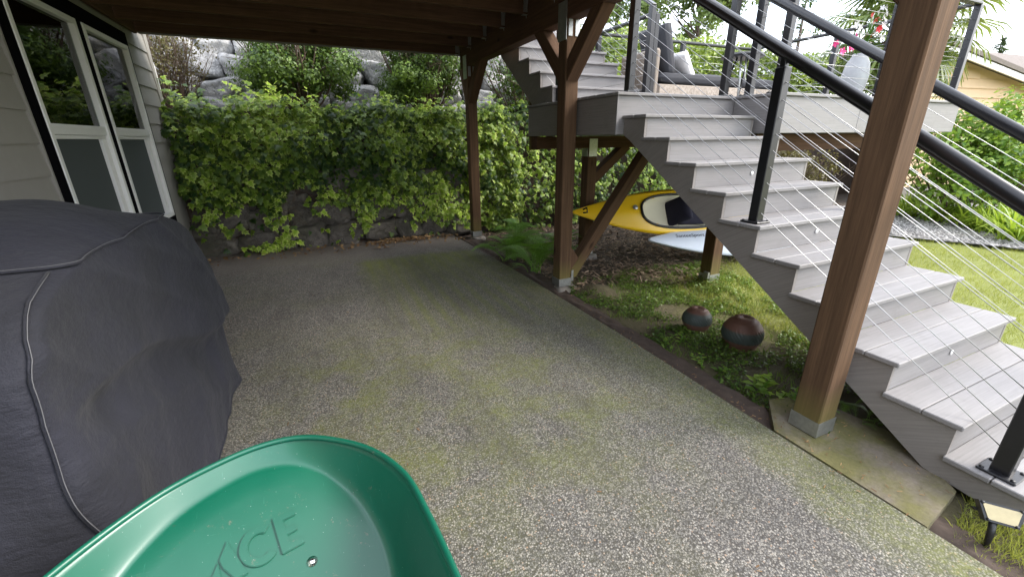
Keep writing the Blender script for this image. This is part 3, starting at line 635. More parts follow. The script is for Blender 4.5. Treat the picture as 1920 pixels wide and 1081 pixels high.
# ================================================================== RETAINING WALL (dark stones under the ivy)
rw = empty('retaining_wall', (.3, 6.9, 0), 'low wall of dark mossy stones below the ivy at the back of the patio', 'wall')
rows = [  # (x centre, z centre, half width, half height)
 (-1.36, .10, .26, .13), (-.80, .12, .36, .15), (-.20, .14, .25, .17), (.28, .14, .28, .17), (.80, .13, .30, .16), (1.24, .16, .20, .19), (1.66, .15, .24, .19), (2.12, .15, .26, .18),
 (-1.30, .47, .32, .24), (-.72, .42, .28, .19), (-.28, .55, .22, .21), (.16, .46, .30, .22), (.70, .44, .30, .21), (1.20, .50, .24, .18), (1.62, .48, .22, .17), (2.05, .50, .24, .18),
 (-1.25, .92, .34, .23), (-.62, .83, .32, .22), (-.02, .88, .30, .20), (.52, .86, .28, .22), (1.05, .86, .28, .20), (1.60, .84, .30, .20), (2.15, .86, .28, .2)]
for i, (x, z, hw, hh) in enumerate(rows):
    me = rock_mesh('stone', hw*1.24, .26, hh*1.26, 100+i, 4, 5, .09)
    y = 6.97+.24*z+random.uniform(-.03, .03)+(-.06*max(0, x)/2)
    place('stone', me, M['rock_dark'], rw, False, Matrix.Translation((x, y, z)) @ Matrix.Rotation(random.uniform(-.06, .06), 4, 'Y'))
# ------------------------------------------------------------------ ivy over the bank
ivy = empty('ivy', (2.5, 6.9, 1), 'dense variegated ivy spilling over the back retaining wall', 'ivy')
def ivy_low(x):
    xs = [-1.7, -1.45, -1.1, -.9, -.55, -.35, -.1, .15, .4, .6, .75, .95, 1.25, 1.6, 2.0, 2.4, 3.5, 9]
    zs = [.9, .74, .58, .70, .54, .84, .86, .58, .52, .22, .54, .54, .44, .32, .12, .05, .0, .0]
    return float(np.interp(x, xs, zs))
pts = []; nrm = []; shade = []
def tone(x, z):
    g = .27+.55*noise.noise(Vector((x*.9+5, z*1.3, 0)))+.25*noise.noise(Vector((x*3.1, z*3.3, 7)))+(.10 if x > 1.0 else 0)
    return g+random.gauss(0, .30)
while len(pts) < 17000:
    x = random.uniform(-1.62, 9.2) if random.random() < .62 else random.uniform(-1.6, 3.2); t = random.random()**.9
    P = bank(x, t); lo = ivy_low(x)+.16*noise.noise(Vector((x*3.7, 2, 0)))
    if P.z < lo and random.random() > .03: continue
    n0 = noise.noise(Vector((x*1.5, P.z*1.7, 11.))); n1 = noise.noise(Vector((x*4.0, P.z*4.2, 2)))
    low_f = min(1, max(.2, (P.z-lo)/.5))
    y = P.y-.20-(.22*n0+.17*n1+.10)*low_f-random.random()**2*.20+.06
    pts.append((x, y, P.z+.02)); nrm.append((random.gauss(0, .5), -1+random.gauss(0, .35), random.gauss(.55, .4))); shade.append(tone(x, P.z))
for k in range(4200):      # lumpy crest creeping over the terrace edge
    x = random.uniform(-1.62, 6.5); v = random.random(); y = 6.95+.75*v; zz = 1.80+.18*math.sin(v*3.1)+.30*noise.noise(Vector((x*1.4, y*1.4, 5)))+.20*noise.noise(Vector((x*4, y*4, 5)))+random.random()**6*.25
    pts.append((x, y, zz)); nrm.append((random.gauss(0, .5), random.gauss(-.6, .4), 1)); shade.append(tone(x, 1.8)+.08)
# strands hanging over the stones
for sx, z0, z1 in ((-1.42, .8, .42), (-1.18, .7, .30), (-.62, .75, .35), (-.52, .6, .12), (.02, .9, .5), (.58, .7, .25), (.62, .75, .38), (1.34, .6, .18), (1.72, .5, .15), (-.88, .12, .04), (-.75, .14, .05), (-.6, .18, .05), (-.42, .3, .1), (1.9, .45, .1)):
    for k in range(22):
        f = random.random(); pts.append((sx+.10*math.sin(f*5+sx*9)+random.gauss(0, .055), 6.70-.05*f+random.gauss(0, .03), z0+(z1-z0)*f)); nrm.append((random.gauss(0, .4), -1, random.gauss(.5, .3))); shade.append(random.gauss(.52, .28))
pts = np.array(pts); nrm = np.array(nrm); shade = np.clip(np.array(shade), 0, 1); sz = .042+.075*RNG.random(len(pts))**1.4
front = -pts[:, 1]-np.abs(pts[:, 0]-.6)*.05+sz*6; big = np.argsort(-front)[:300]; rest = np.setdiff1d(np.arange(len(pts)), big)
me = leaf_mesh('ivy_leaves', pts[rest], nrm[rest], sz[rest], IV, IVT, IVE, (0, 0, -1), shade[rest], .5)
o = place('ivy_leaves', me, M['ivy'], ivy); o['kind'] = 'stuff'
lv = [leaf_mesh('ivy_leaf', [(0, 0, 0)], [(0, 0, 1.)], [1.], IV, IVT, IVE, (0, 1, 0), [s_], 0.) for s_ in (.2, .4, .6, .8, .97)]
for me in lv: me.materials.append(M['ivy'])
for i in big:
    nn = Vector(nrm[i]).normalized(); u = Vector((random.gauss(0, .5), random.gauss(0, .2), -1)); u = (u-nn*u.dot(nn)).normalized(); xx = u.cross(nn)
    m4 = Matrix((xx, u, nn)).transposed().to_4x4() @ Matrix.Scale(float(sz[i])*1.05, 4); m4.translation = Vector(pts[i])
    place('ivy_leaf', lv[min(4, int(shade[i]*5))], None, ivy, False, m4)
# stems on the bare stones
V, Fc = [], []
for k in range(40):
    x = random.uniform(-1.5, 2.1); z = random.uniform(.35, .95); pa = [(x+.05*j*random.uniform(-1, 1), 6.63+.02*random.random(), z-.07*j) for j in range(5)]; tube_geo(pa, .003, 4, False, V, Fc)
o = mesh_obj('ivy_stems', V, Fc, M['bark'], ivy, True); o['kind'] = 'stuff'

# ================================================================== BOULDER WALL ON THE TERRACE
bw = empty('boulder_wall', (0, 9, 1.9), 'upper wall of big pale grey boulders behind the shrubs', 'wall')
r = random.Random(5); k = 0
for row in range(5):
    x = -4.4+r.uniform(0, .3)
    while x < 6.5:
        hw = r.uniform(.20, .36); hh = r.uniform(.17, .22); me = rock_mesh('boulder', hw*1.12, .34, hh*1.26, 300+k, 4, 6, .10); k += 1
        place('boulder', me, M['rock_light'], bw, False, Matrix.Translation((x+hw, 8.95+.12*row+r.uniform(-.06, .06), 1.98+.33*row+r.uniform(-.05, .05))) @ Matrix.Rotation(r.uniform(-.3, .3), 4, 'Y')); x += 2*hw*.95

# ================================================================== SHRUBS AND TREES
def branchy(name, base, n, h, spread, rad, seed, mat, parent, bend=.25):
    r = random.Random(seed); V, Fc = [], []; tips = []
    for _ in range(n):
        a = r.uniform(0, 6.283); s = spread*math.sqrt(r.random()); hh = h*r.uniform(.65, 1.0); p0 = Vector(base)+Vector((math.cos(a), math.sin(a), 0))*s*.14; pa = []; rr = []; ph = r.uniform(0, 6)
        for j in range(7):
            f = j/6; pa.append(p0+Vector((math.cos(a)*s*f**.8+bend*.15*math.sin(f*5+ph), math.sin(a)*s*f**.8*.8+bend*.15*math.cos(f*4+ph), hh*f))); rr.append(rad*(1-.75*f))
        tube_geo(pa, rr, 5, False, V, Fc); tips.append(pa)
        for q in range(3):
            j = r.randint(2, 5); d = Vector((r.gauss(0, 1), r.gauss(0, .8), r.uniform(.2, 1.2))).normalized()*hh*.3; tube_geo([pa[j], pa[j]+d*.55, pa[j]+d], [rr[j]*.55, rr[j]*.4, rr[j]*.2], 4, False, V, Fc); tips.append([pa[j]+d*.55, pa[j]+d])
    return mesh_obj(name, V, Fc, mat, parent, True), tips
def crown(name, cen, rad, n, size, mat, parent, seed, hollow=.45, nblob=26, zmin=None, sq=1.):
    r = np.random.default_rng(seed); bl = r.normal(size=(nblob, 3)); bl /= np.linalg.norm(bl, axis=1)[:, None]; bl *= r.uniform(hollow, .95, nblob)[:, None]
    if sq > 1: bl = np.sign(bl)*np.abs(bl)**(1/sq)
    w_ = r.integers(0, nblob, n); d = r.normal(size=(n, 3)); d /= np.linalg.norm(d, axis=1)[:, None]
    br = r.uniform(.16, .34, nblob); P = bl[w_]+d*(br[w_]*r.random(n)**.45)[:, None]
    nn = d*.8+P*.5+np.array([0, 0, .5]); P = P*np.array(rad)+np.array(cen)
    if zmin is not None: kp = P[:, 2] > zmin; P, nn, w_ = P[kp], nn[kp], w_[kp]
    sh = np.clip(.45+.3*r.normal(size=nblob)[w_]*.6+.22*r.normal(size=len(P)), 0, 1)
    return place(name, leaf_mesh(name, P, nn+r.normal(size=P.shape)*.35, r.uniform(.7, 1.3, len(P))*size, OV, OVT, OVE, None, sh), mat, parent)
def shrub(name, label, base, h, sx, sy, n, size, mat, seed, stems=22, lift=.45, zmin=None, sq=1., rad=.016):
    e = empty(name, base, label, 'shrub'); branchy('stems', base, stems, h*.95, sx*.95, rad, seed, M['bark'], e)
    cz = base[2]+h*(lift+(1-lift)/2); crown('crown', (base[0], base[1], cz), (sx, sy, h*(1-lift)/2*1.1), n, size, mat, e, seed+1, .15, 120, zmin, sq); return e
shrub('dry_shrub', 'brown half-bare shrub beside the house corner', (-1.75, 8.25, 1.88), 1.4, 0.62, .5, 2300, .042, M['drysh'], 11, 90, .1, None, 1., .008)
shrub('clipped_shrub', 'clipped round green shrub with bare stems in front of the boulders, left one', (.0, 8.0, 1.88), 1.75, .88, .75, 27000, .05, M['shrub'], 22, 60, .12, None, 1.6, .017)
shrub('clipped_shrub', 'clipped green shrub with many bare stems above the ivy, nearer the middle post', (1.98, 7.95, 1.88), 1.7, .84, .75, 23000, .05, M['shrub'], 33, 80, .16, None, 1.6, .014)
shrub('twiggy_shrub', 'twiggy shrub behind the far post and upper stairs', (3.75, 7.65, 1.75), 1.6, .9, .6, 5200, .055, M['shrub'], 44, 40, .15, None, 1., .013)
# hedge beyond the sitting deck
hd = empty('hedge', (8.6, 7.8, 1.8), 'clipped yellow-green hedge behind the sitting deck', 'hedge')
n = 24000; P = np.column_stack([RNG.uniform(4.4, 13.6, n), 7.2+RNG.random(n)**2*1.0, RNG.uniform(1.7, 3.25, n)]); top = RNG.random(n) < .22; P[top, 2] = 3.25+RNG.uniform(-.1, .12, top.sum()); P[top, 1] = RNG.uniform(7.2, 8.4, top.sum())
nb = vnoise(P, 1.6); P[:, 1] -= .22*nb; P[top, 2] += .14*nb[top]
nn = np.tile([0, -.8, .6], (n, 1))+RNG.normal(size=(n, 3))*.5
place('crown', leaf_mesh('crown', P, nn, RNG.uniform(.075, .13, n), OV, OVT, OVE, None, np.clip(.5+.4*nb+RNG.normal(size=n)*.25, 0, 1)), M['hedge'], hd)
V, Fc = [], []
for i in range(60): x = 4.5+.15*i; tube_geo([(x, 7.8, 1.7), (x+random.gauss(0, .1), 7.8, 2.4), (x+random.gauss(0, .2), 7.7, 3.1)], [.02, .014, .006], 5, False, V, Fc)
mesh_obj('stems', V, Fc, M['bark'], hd, True)

def conifer(label, x, y, z0, h, rad, seed, mat=None, n=5200, size=.3):
    e = empty('conifer', (x, y, z0), label, 'tree', 'trees beyond the garden'); r = np.random.default_rng(seed)
    tube('trunk', [(x, y, z0), (x+.1, y, z0+h*.5), (x, y, z0+h)], [h*.018, h*.011, .015], M['trunk'], e, 8)
    P, Nn = [], []
    for k in range(int(h*9)):
        f = (k/(h*9))**.9; z = z0+h*(.12+.88*f); L = rad*(1-f)**.85*r.uniform(.65, 1.1)+.05; a = r.uniform(0, 6.283)
        m_ = max(4, int(n/(h*9)*(1-f*.7))); s = r.random(m_)**.6; dr_ = np.array([math.cos(a), math.sin(a)]); q = r.normal(size=(m_, 3))*np.array([.13, .13, .06])*L
        P.append(np.column_stack([x+dr_[0]*L*s, y+dr_[1]*L*s, z-.28*L*s])+q); Nn.append(r.normal(size=(m_, 3))*.6+[0, 0, .8])
    P = np.vstack(P); place('crown', leaf_mesh('crown', P, np.vstack(Nn), r.uniform(.6, 1.2, len(P))*size, [(-.16, 0, 0), (.16, 0, 0), (.1, .7, -.05), (0, 1, -.1), (-.1, .7, -.05)], [(0, 1, 2), (0, 2, 3), (0, 3, 4)], [0]*5, None), mat or M['conifer'], e); return e
def tree(label, x, y, z0, h, rx, seed, mat, n=9000, size=.16, lift=.35):
    e = empty('leafy_tree', (x, y, z0), label, 'tree', 'trees beyond the garden'); r = random.Random(seed); V, Fc = [], []
    tube_geo([(x, y, z0), (x+.1, y, z0+h*.3), (x, y+.1, z0+h*.6), (x, y, z0+h*.85)], [h*.018, h*.012, h*.007, .02], 8, True, V, Fc)
    for k in range(16):
        f = r.uniform(.3, .75); a = r.uniform(0, 6.28); p = Vector((x, y, z0+h*f)); d = Vector((math.cos(a), math.sin(a), r.uniform(.4, 1)))*rx*.7; tube_geo([p, p+d*.5, p+d], [h*.005, h*.003, h*.0015], 5, False, V, Fc)
    mesh_obj('trunk', V, Fc, M['trunk'], e, True); crown('crown', (x, y, z0+h*(.5+lift/2)), (rx, rx, h*(1-lift)/2), n, size, mat, e, seed, .3, 40); return e
conifer('tall drooping conifer behind the hedge, left of the stair newel post', 14.2, 19.0, 2.5, 9.5, 3.3, 61, M['tree'], 9000, .30)
tree('leafy green tree behind the hedge above the sofa', 17.0, 16.5, 2., 8.5, 3.2, 62, M['tree'], 11000, .20)
conifer('thin open conifer standing against the bright sky', 17.8, 12.2, 0, 7.2, 2.2, 63, M['conifer'], 1500, .22)
tree('distant pale green tree beyond the upper steps', 11., 21., 3., 7.5, 2.8, 64, M['tree'], 7000, .2)
conifer('small dark fir tip above the neighbouring roof', 38.5, 13.7, 0, 6.9, 2.3, 65, M['conifer'], 3800, .26)

# fan palm behind the deck corner
pm = empty('fan_palm', (9.1, 4.45, 0), 'fan palm with drooping green fronds behind the deck corner post', 'palm tree')
tube('trunk', [(9.1, 4.45, -.05), (9.12, 4.5, 1.4), (9.05, 4.5, 3.0)], [.14, .12, .13], M['trunk'], pm, 12)
def frond_mesh(seed):
    r = random.Random(seed); V, Fc = [], []; nl = 30
    for k in range(nl):
        a = math.radians(-140+280*k/(nl-1)); L = .62*r.uniform(.85, 1.05); wd = .021
        d = Vector((math.sin(a), math.cos(a), 0)); s = Vector((d.y, -d.x, 0)); b = len(V)
        for f, ww, dz in ((0.05, .2, 0), (.4, 1, .02), (.75, .8, -.05), (1., .08, -.19)):
            c = d*L*f+Vector((0, .0, dz*L*1.6)); V += [c-s*wd*ww, c+s*wd*ww+Vector((0, 0, .006))]
        for j in range(3): Fc.append((b+2*j, b+2*j+1, b+2*j+3, b+2*j+2))
    me = bpy.data.meshes.new('frond'); me.from_pydata([tuple(v) for v in V], [], Fc); at = me.attributes.new('rnd', 'FLOAT', 'POINT'); at.data.foreach_set('value', np.repeat(RNG.random(nl), 8).astype(np.float32)); me.materials.append(M['palm']); return me
fm = [frond_mesh(s_) for s_ in (1, 2, 3)]; V, Fc = [], []
for k in range(34):
    a = k*2.4; el = math.radians(78-128*(k/33)); d = Vector((math.cos(a)*math.cos(el), math.sin(a)*math.cos(el), math.sin(el))); L = random.uniform(.6, .85); c0 = Vector((9.05, 4.5, 3.02)); c1 = c0+d*L
    tube_geo([c0, c0+d*L*.5+Vector((0, 0, .04)), c1], [.012, .009, .007], 5, False, V, Fc)
    n_ = (Vector((0, 0, 1))-d*d.z); n_ = (n_.normalized() if n_.length > .05 else Vector((1, 0, 0))); d2 = (d-n_*.25).normalized(); n_ = (n_-d2*n_.dot(d2)).normalized(); m4 = Matrix((d2.cross(n_), d2, n_)).transposed().to_4x4(); m4.translation = c1
    place('frond', fm[k % 3], None, pm, False, m4)
mesh_obj('stalks', V, Fc, M['palm'], pm, True)
V, Fc = [], []    # bright flower sprays hanging under the crown
for k in range(14): a = random.uniform(0, 6.28); tube_geo([(9.05, 4.5, 3.0), (9.05+.4*math.cos(a), 4.5+.4*math.sin(a), 2.85), (9.05+.6*math.cos(a), 4.5+.6*math.sin(a), 2.45)], [.02, .03, .012], 5, False, V, Fc)
mesh_obj('fruit_stalks', V, Fc, M['bark'], pm, True)

# bright shrub and daylilies at the right
shrub('leafy_shrub', 'bright green leafy shrub by the peach house, right of the brown post', (10.6, 3.55, 0), 2.1, 1.45, 1.1, 9500, .085, M['bright'], 71, 26, .06, None, 1., .014)
shrub('leafy_shrub', 'taller yellow-green shrub at the right edge in front of the peach wall', (12.3, 3.2, 0), 1.95, 1.4, 1.1, 6500, .09, M['bright'], 72, 22, .06, None, 1., .014)
shrub('low_shrub', 'dim grey-green bush seen under the sitting deck', (9.3, 6.0, 0), 1.4, 1.3, .8, 4200, .06, M['drysh'], 73, 40, .1, None, 1., .012)
shrub('low_shrub', 'small green bush beyond the stair treads under the deck', (7.5, 4.9, -.03), .75, .6, .5, 1500, .05, M['bright'], 74, 14, .1, None, 1., .008)
def lily_mesh(seed, n=90, L0=.75):
    r = random.Random(seed); V, Fc, rv = [], [], []
    for _ in range(n):
        a = r.uniform(0, 6.283); L = L0*r.uniform(.6, 1.1); out_ = r.uniform(.35, .95); b = len(V); d = Vector((math.cos(a), math.sin(a), 0)); s = Vector((-d.y, d.x, 0)); p = Vector((r.gauss(0, .07), r.gauss(0, .07), 0)); c = r.random()
        for j in range(6):
            f = j/5; q = p+d*L*out_*f+Vector((0, 0, L*(1.15*f-1.05*f*f*out_*1.05))); wd = .014*(1-f**2*.9); V += [q-s*wd, q+s*wd]; rv += [c, c]
        for j in range(5): Fc.append((b+2*j, b+2*j+1, b+2*j+3, b+2*j+2))
    me = bpy.data.meshes.new('blades'); me.from_pydata([tuple(v) for v in V], [], Fc); at = me.attributes.new('rnd', 'FLOAT', 'POINT'); at.data.foreach_set('value', np.array(rv, np.float32)); me.materials.append(M['lily']); return me
lm = [lily_mesh(s_) for s_ in range(4)]
lsp = [(9.55, 2.05), (9.35, 2.45), (9.9, 2.35), (9.75, 2.85), (10.1, 2.7), (10.0, 3.1), (10.5, 3.0), (10.35, 3.4), (10.2, 3.75), (10.7, 3.9), (10.4, 4.25), (10.9, 4.5), (9.6, 1.65), (10.1, 1.9)]
lsp.sort(key=lambda p: -math.atan2(p[0], p[1])); ORD = 'first second third fourth fifth sixth seventh eighth ninth tenth eleventh twelfth thirteenth fourteenth'.split()
for i, (x, y) in enumerate(lsp):
    c_ = place('daylily_clump', lm[i % 4], None, None, False, Matrix.Translation((x, y, -.02)) @ Matrix.Rotation(i*1.3, 4, 'Z') @ Matrix.Scale(.9+.25*random.random(), 4))
    tag(c_, ORD[i]+' clump of arching yellow-green daylily leaves by the gravel, counted from the right', 'daylily', 'daylily clumps along the gravel bed')

# ================================================================== NEIGHBOUR HOUSE
nh = empty('neighbour_house', (14, 5.5, 0), 'peach clapboard house with brown shingle roof and white barge board, far right', 'house')
NS0 = 4.5
def nhp(s, z, off=0.): return Vector((8.0+s*.995, 5.97-s*.0995, z))+Vector((.0995, .995, 0))*off   # along the wall
def quadwall(name, a, b, mat, th=.03, parent=nh):
    V = [nhp(a[0], a[1], -th), nhp(b[0], a[1], -th), nhp(b[0], b[1], 0), nhp(a[0], b[1], 0), nhp(a[0], a[1], .1), nhp(b[0], a[1], .1), nhp(b[0], b[1], .1), nhp(a[0], b[1], .1)]
    return mesh_obj(name, V, [(0, 1, 2, 3), (7, 6, 5, 4), (0, 4, 5, 1), (1, 5, 6, 2), (2, 6, 7, 3), (3, 7, 4, 0)], mat, parent)
rake = lambda s: 3.25-.155*max(0, s-4.2)-.155*max(0, 4.2-s)     # gable slope
z = .30
while z < 3.24:
    # each lap board is cut under the rake
    zt = min(z+.2, 3.24); s1 = 9.2; s0 = NS0
    if rake(s1) < zt: s1 = 4.2+(3.25-zt)/.155
    if rake(s0) < zt: s0 = 4.2-(3.25-zt)/.155
    if s1-s0 < .3: break
    quadwall('siding_board', (s0, z), (s1, zt), M['peach']); z += .2
quadwall('foundation', (NS0, -.1), (9.2, .3), M['concrete'], .0)
for s0, s1 in ((NS0-.3, 9.7),):
    a, b = nhp(s0, rake(s0)-.02, -.30), nhp(s1, rake(s1)-.02, -.30); bar('barge_board', a, b, .04, .12, M['white'], nh)
    V = [nhp(s0, rake(s0)+.06, -.34), nhp(s1, rake(s1)+.06, -.34), nhp(s1, rake(s1)+.06, 2.5), nhp(s0, rake(s0)+.06, 2.5)]; V2 = [v+Vector((0, 0, .09)) for v in V]
    mesh_obj('roof', V+V2, [(3, 2, 1, 0), (4, 5, 6, 7), (0, 1, 5, 4), (1, 2, 6, 5), (2, 3, 7, 6), (3, 0, 4, 7)], M['shingle'], nh)
V = [nhp(8.5, 2.55, .5), nhp(30, 2.55, .5), nhp(30, 4.35, 4.2), nhp(8.5, 4.35, 4.2)]; V += [v-Vector((0, 0, .12)) for v in V]
mesh_obj('roof', V, [(0, 1, 2, 3), (7, 6, 5, 4), (0, 4, 5, 1), (1, 5, 6, 2), (2, 6, 7, 3), (3, 7, 4, 0)], M['shingle'], nh)
quadwall('corner_board', (9.1, .3), (9.22, 2.45), M['white'], .05)
V = [nhp(q, z_, o_) for o_ in (.02, .1) for q, z_ in ((NS0, .3), (9.2, .3), (9.2, rake(9.2)+.05), (6.5, rake(6.5)+.05), (NS0, rake(NS0)+.05))]
mesh_obj('gable_wall', V, [(0, 1, 2, 3, 4), (9, 8, 7, 6, 5)]+[(i, i+5, (i+1) % 5+5, (i+1) % 5) for i in range(5)], M['peach'], nh)
quadwall('side_wall', (9.2, -.1), (29, 2.6), M['peach'], -1.)

# ================================================================== DECK FURNITURE
def cushion(name, c, dx, dy, dz, mat, parent, rot=(0, 0, 0), puff=1.):
    bm = bmesh.new(); bmesh.ops.create_cube(bm, size=2); bmesh.ops.subdivide_edges(bm, edges=bm.edges[:], cuts=7, use_grid_fill=True)
    for v in bm.verts:
        x, y, z = v.co; e_ = (1-abs(x)**3.5)*(1-abs(y)**3.5); k_ = (.55+.45*e_**.5*puff); v.co = Vector((x*dx*(1-.04*abs(z)), y*dy*(1-.04*abs(z)), z*dz*k_+.012*noise.noise(Vector((x*2, y*2, z)))))
    me = bpy.data.meshes.new(name); bm.to_mesh(me); bm.free(); m4 = Matrix.Translation(Vector(c)) @ Matrix.Rotation(rot[2], 4, 'Z') @ Matrix.Rotation(rot[1], 4, 'Y') @ Matrix.Rotation(rot[0], 4, 'X')
    return place(name, me, mat, parent, True, m4)
sf = empty('wicker_daybed', (5, 4.3, LZ), 'tan wicker daybed with charcoal cushions on the sitting deck', 'sofa')
box('base', 4.04, 6.3, 4.45, 5.12, LZ+.05, LZ+.27, M['wicker'], sf, .02); box('arm', 3.95, 4.04, 4.45, 5.12, LZ+.03, LZ+.66, M['wicker'], sf, .03)
for x in (4.05, 6.2):
    for y in (4.5, 5.02): box('leg', x, x+.05, y, y+.05, LZ+.001, LZ+.05, M['plastic'], sf)
cushion('seat_cushion', (4.75, 4.78, LZ+.345), .70, .33, .085, M['cushion'], sf); cushion('seat_cushion', (5.88, 4.78, LZ+.335), .42, .33, .08, M['cushion'], sf)
cushion('back_cushion', (4.20, 4.72, LZ+.66), .29, .24, .10, M['cushion'], sf, (0, math.radians(74), 0))
o = cushion('throw_pillow', (4.50, 4.66, LZ+.50), .18, .2, .07, M['petal_white'], None, (0, math.radians(48), .2)); tag(o, 'small white throw pillow on the charcoal daybed cushion', 'pillow')
tb = empty('folding_table', (4.3, 3.55, LZ), 'small folding side table with pale metal legs in front of the daybed', 'table')
lathe('table_top', [(0, 0), (.20, 0), (.215, .008), (.215, .022), (.20, .03), (0, .03)], M['black'], tb, 32, (4.40, 3.6, LZ+.44)); lathe('tray', [(0, .031), (.185, .031), (.19, .04)], M['white'], tb, 32, (4.40, 3.6, LZ+.44))
tube('leg_frame', [(4.30, 3.50, LZ+.005), (4.31, 3.52, LZ+.22), (4.32, 3.55, LZ+.44)], .010, M['galv'], tb); tube('leg_frame', [(4.49, 3.50, LZ+.005), (4.49, 3.52, LZ+.22), (4.48, 3.55, LZ+.44)], .010, M['galv'], tb)
tube('brace', [(4.335, 3.50, LZ+.44), (4.34, 3.49, LZ+.24), (4.36, 3.49, LZ+.215), (4.44, 3.49, LZ+.215), (4.46, 3.49, LZ+.24), (4.465, 3.5, LZ+.44)], .008, M['galv'], tb)
tube('leg_frame', [(4.26, 3.72, LZ+.005), (4.32, 3.6, LZ+.44)], .010, M['black'], tb); tube('leg_frame', [(4.56, 3.72, LZ+.005), (4.48, 3.6, LZ+.44)], .010, M['black'], tb)
vs = lathe('ribbed_vase', [(.0, .002), (.07, .0), (.082, .02), (.11, .13), (.118, .22), (.102, .33), (.064, .40), (.06, .42), (.052, .42), (.052, .38), (0, .36)], M['vase'], None, 48, (5.2, 2.88, LZ), lambda a, z, r: .004*math.sin(z*170) if r > .07 else 0)
tag(vs, 'tall grey ribbed vase on the deck edge beside the brown post', 'vase')
fl = empty('orchid_flowers', (5.2, 2.88, LZ+.40), 'pink, red and white flowers in the grey ribbed vase', 'flowers')
stm_V, stm_F = [], []
pm_ = {}
for nm in ('petal_pink', 'petal_white', 'petal_red'):
    V, Fc = [], []
    for k in range(5):
        a = k*1.2566; b = len(V)
        for f, ww in ((0, .1), (.5, .5), (.85, .42), (1., .0)):
            for s in (-1, 1): V.append(((math.cos(a)*f-math.sin(a)*s*ww*.6)*.05, (math.sin(a)*f+math.cos(a)*s*ww*.6)*.05, .012*f))
        for j in range(3): Fc.append((b+2*j, b+2*j+1, b+2*j+3, b+2*j+2))
    me = bpy.data.meshes.new('bloom'); me.from_pydata(V, [], Fc); me.materials.append(M[nm]); pm_[nm] = me
for k in range(40):
    nm = ['petal_white', 'petal_pink', 'petal_white', 'petal_red', 'petal_white'][k % 5]
    d = Vector((random.gauss(.02 if nm == 'petal_white' else (-.18 if nm == 'petal_pink' else .02), .10), random.gauss(-.05, .07), random.uniform(.08, .34) if nm != 'petal_pink' else random.uniform(-.05, .1))); c = Vector((5.2, 2.88, LZ+.46))+d
    q = Vector((random.gauss(0, .5), -1, random.gauss(.2, .4))).to_track_quat('Z', 'Y'); place('bloom', pm_[nm], None, fl, False, Matrix.Translation(c) @ q.to_matrix().to_4x4() @ Matrix.Scale(random.uniform(.5, .8), 4))
    tube_geo([(5.2, 2.88, LZ+.40), (5.2+d.x*.4, 2.88+d.y*.5, LZ+.46+d.z*.7), tuple(c+Vector((0, .01, 0)))], [.004, .003, .002], 4, False, stm_V, stm_F)
mesh_obj('flower_stems', stm_V, stm_F, M['fern'], fl, True)

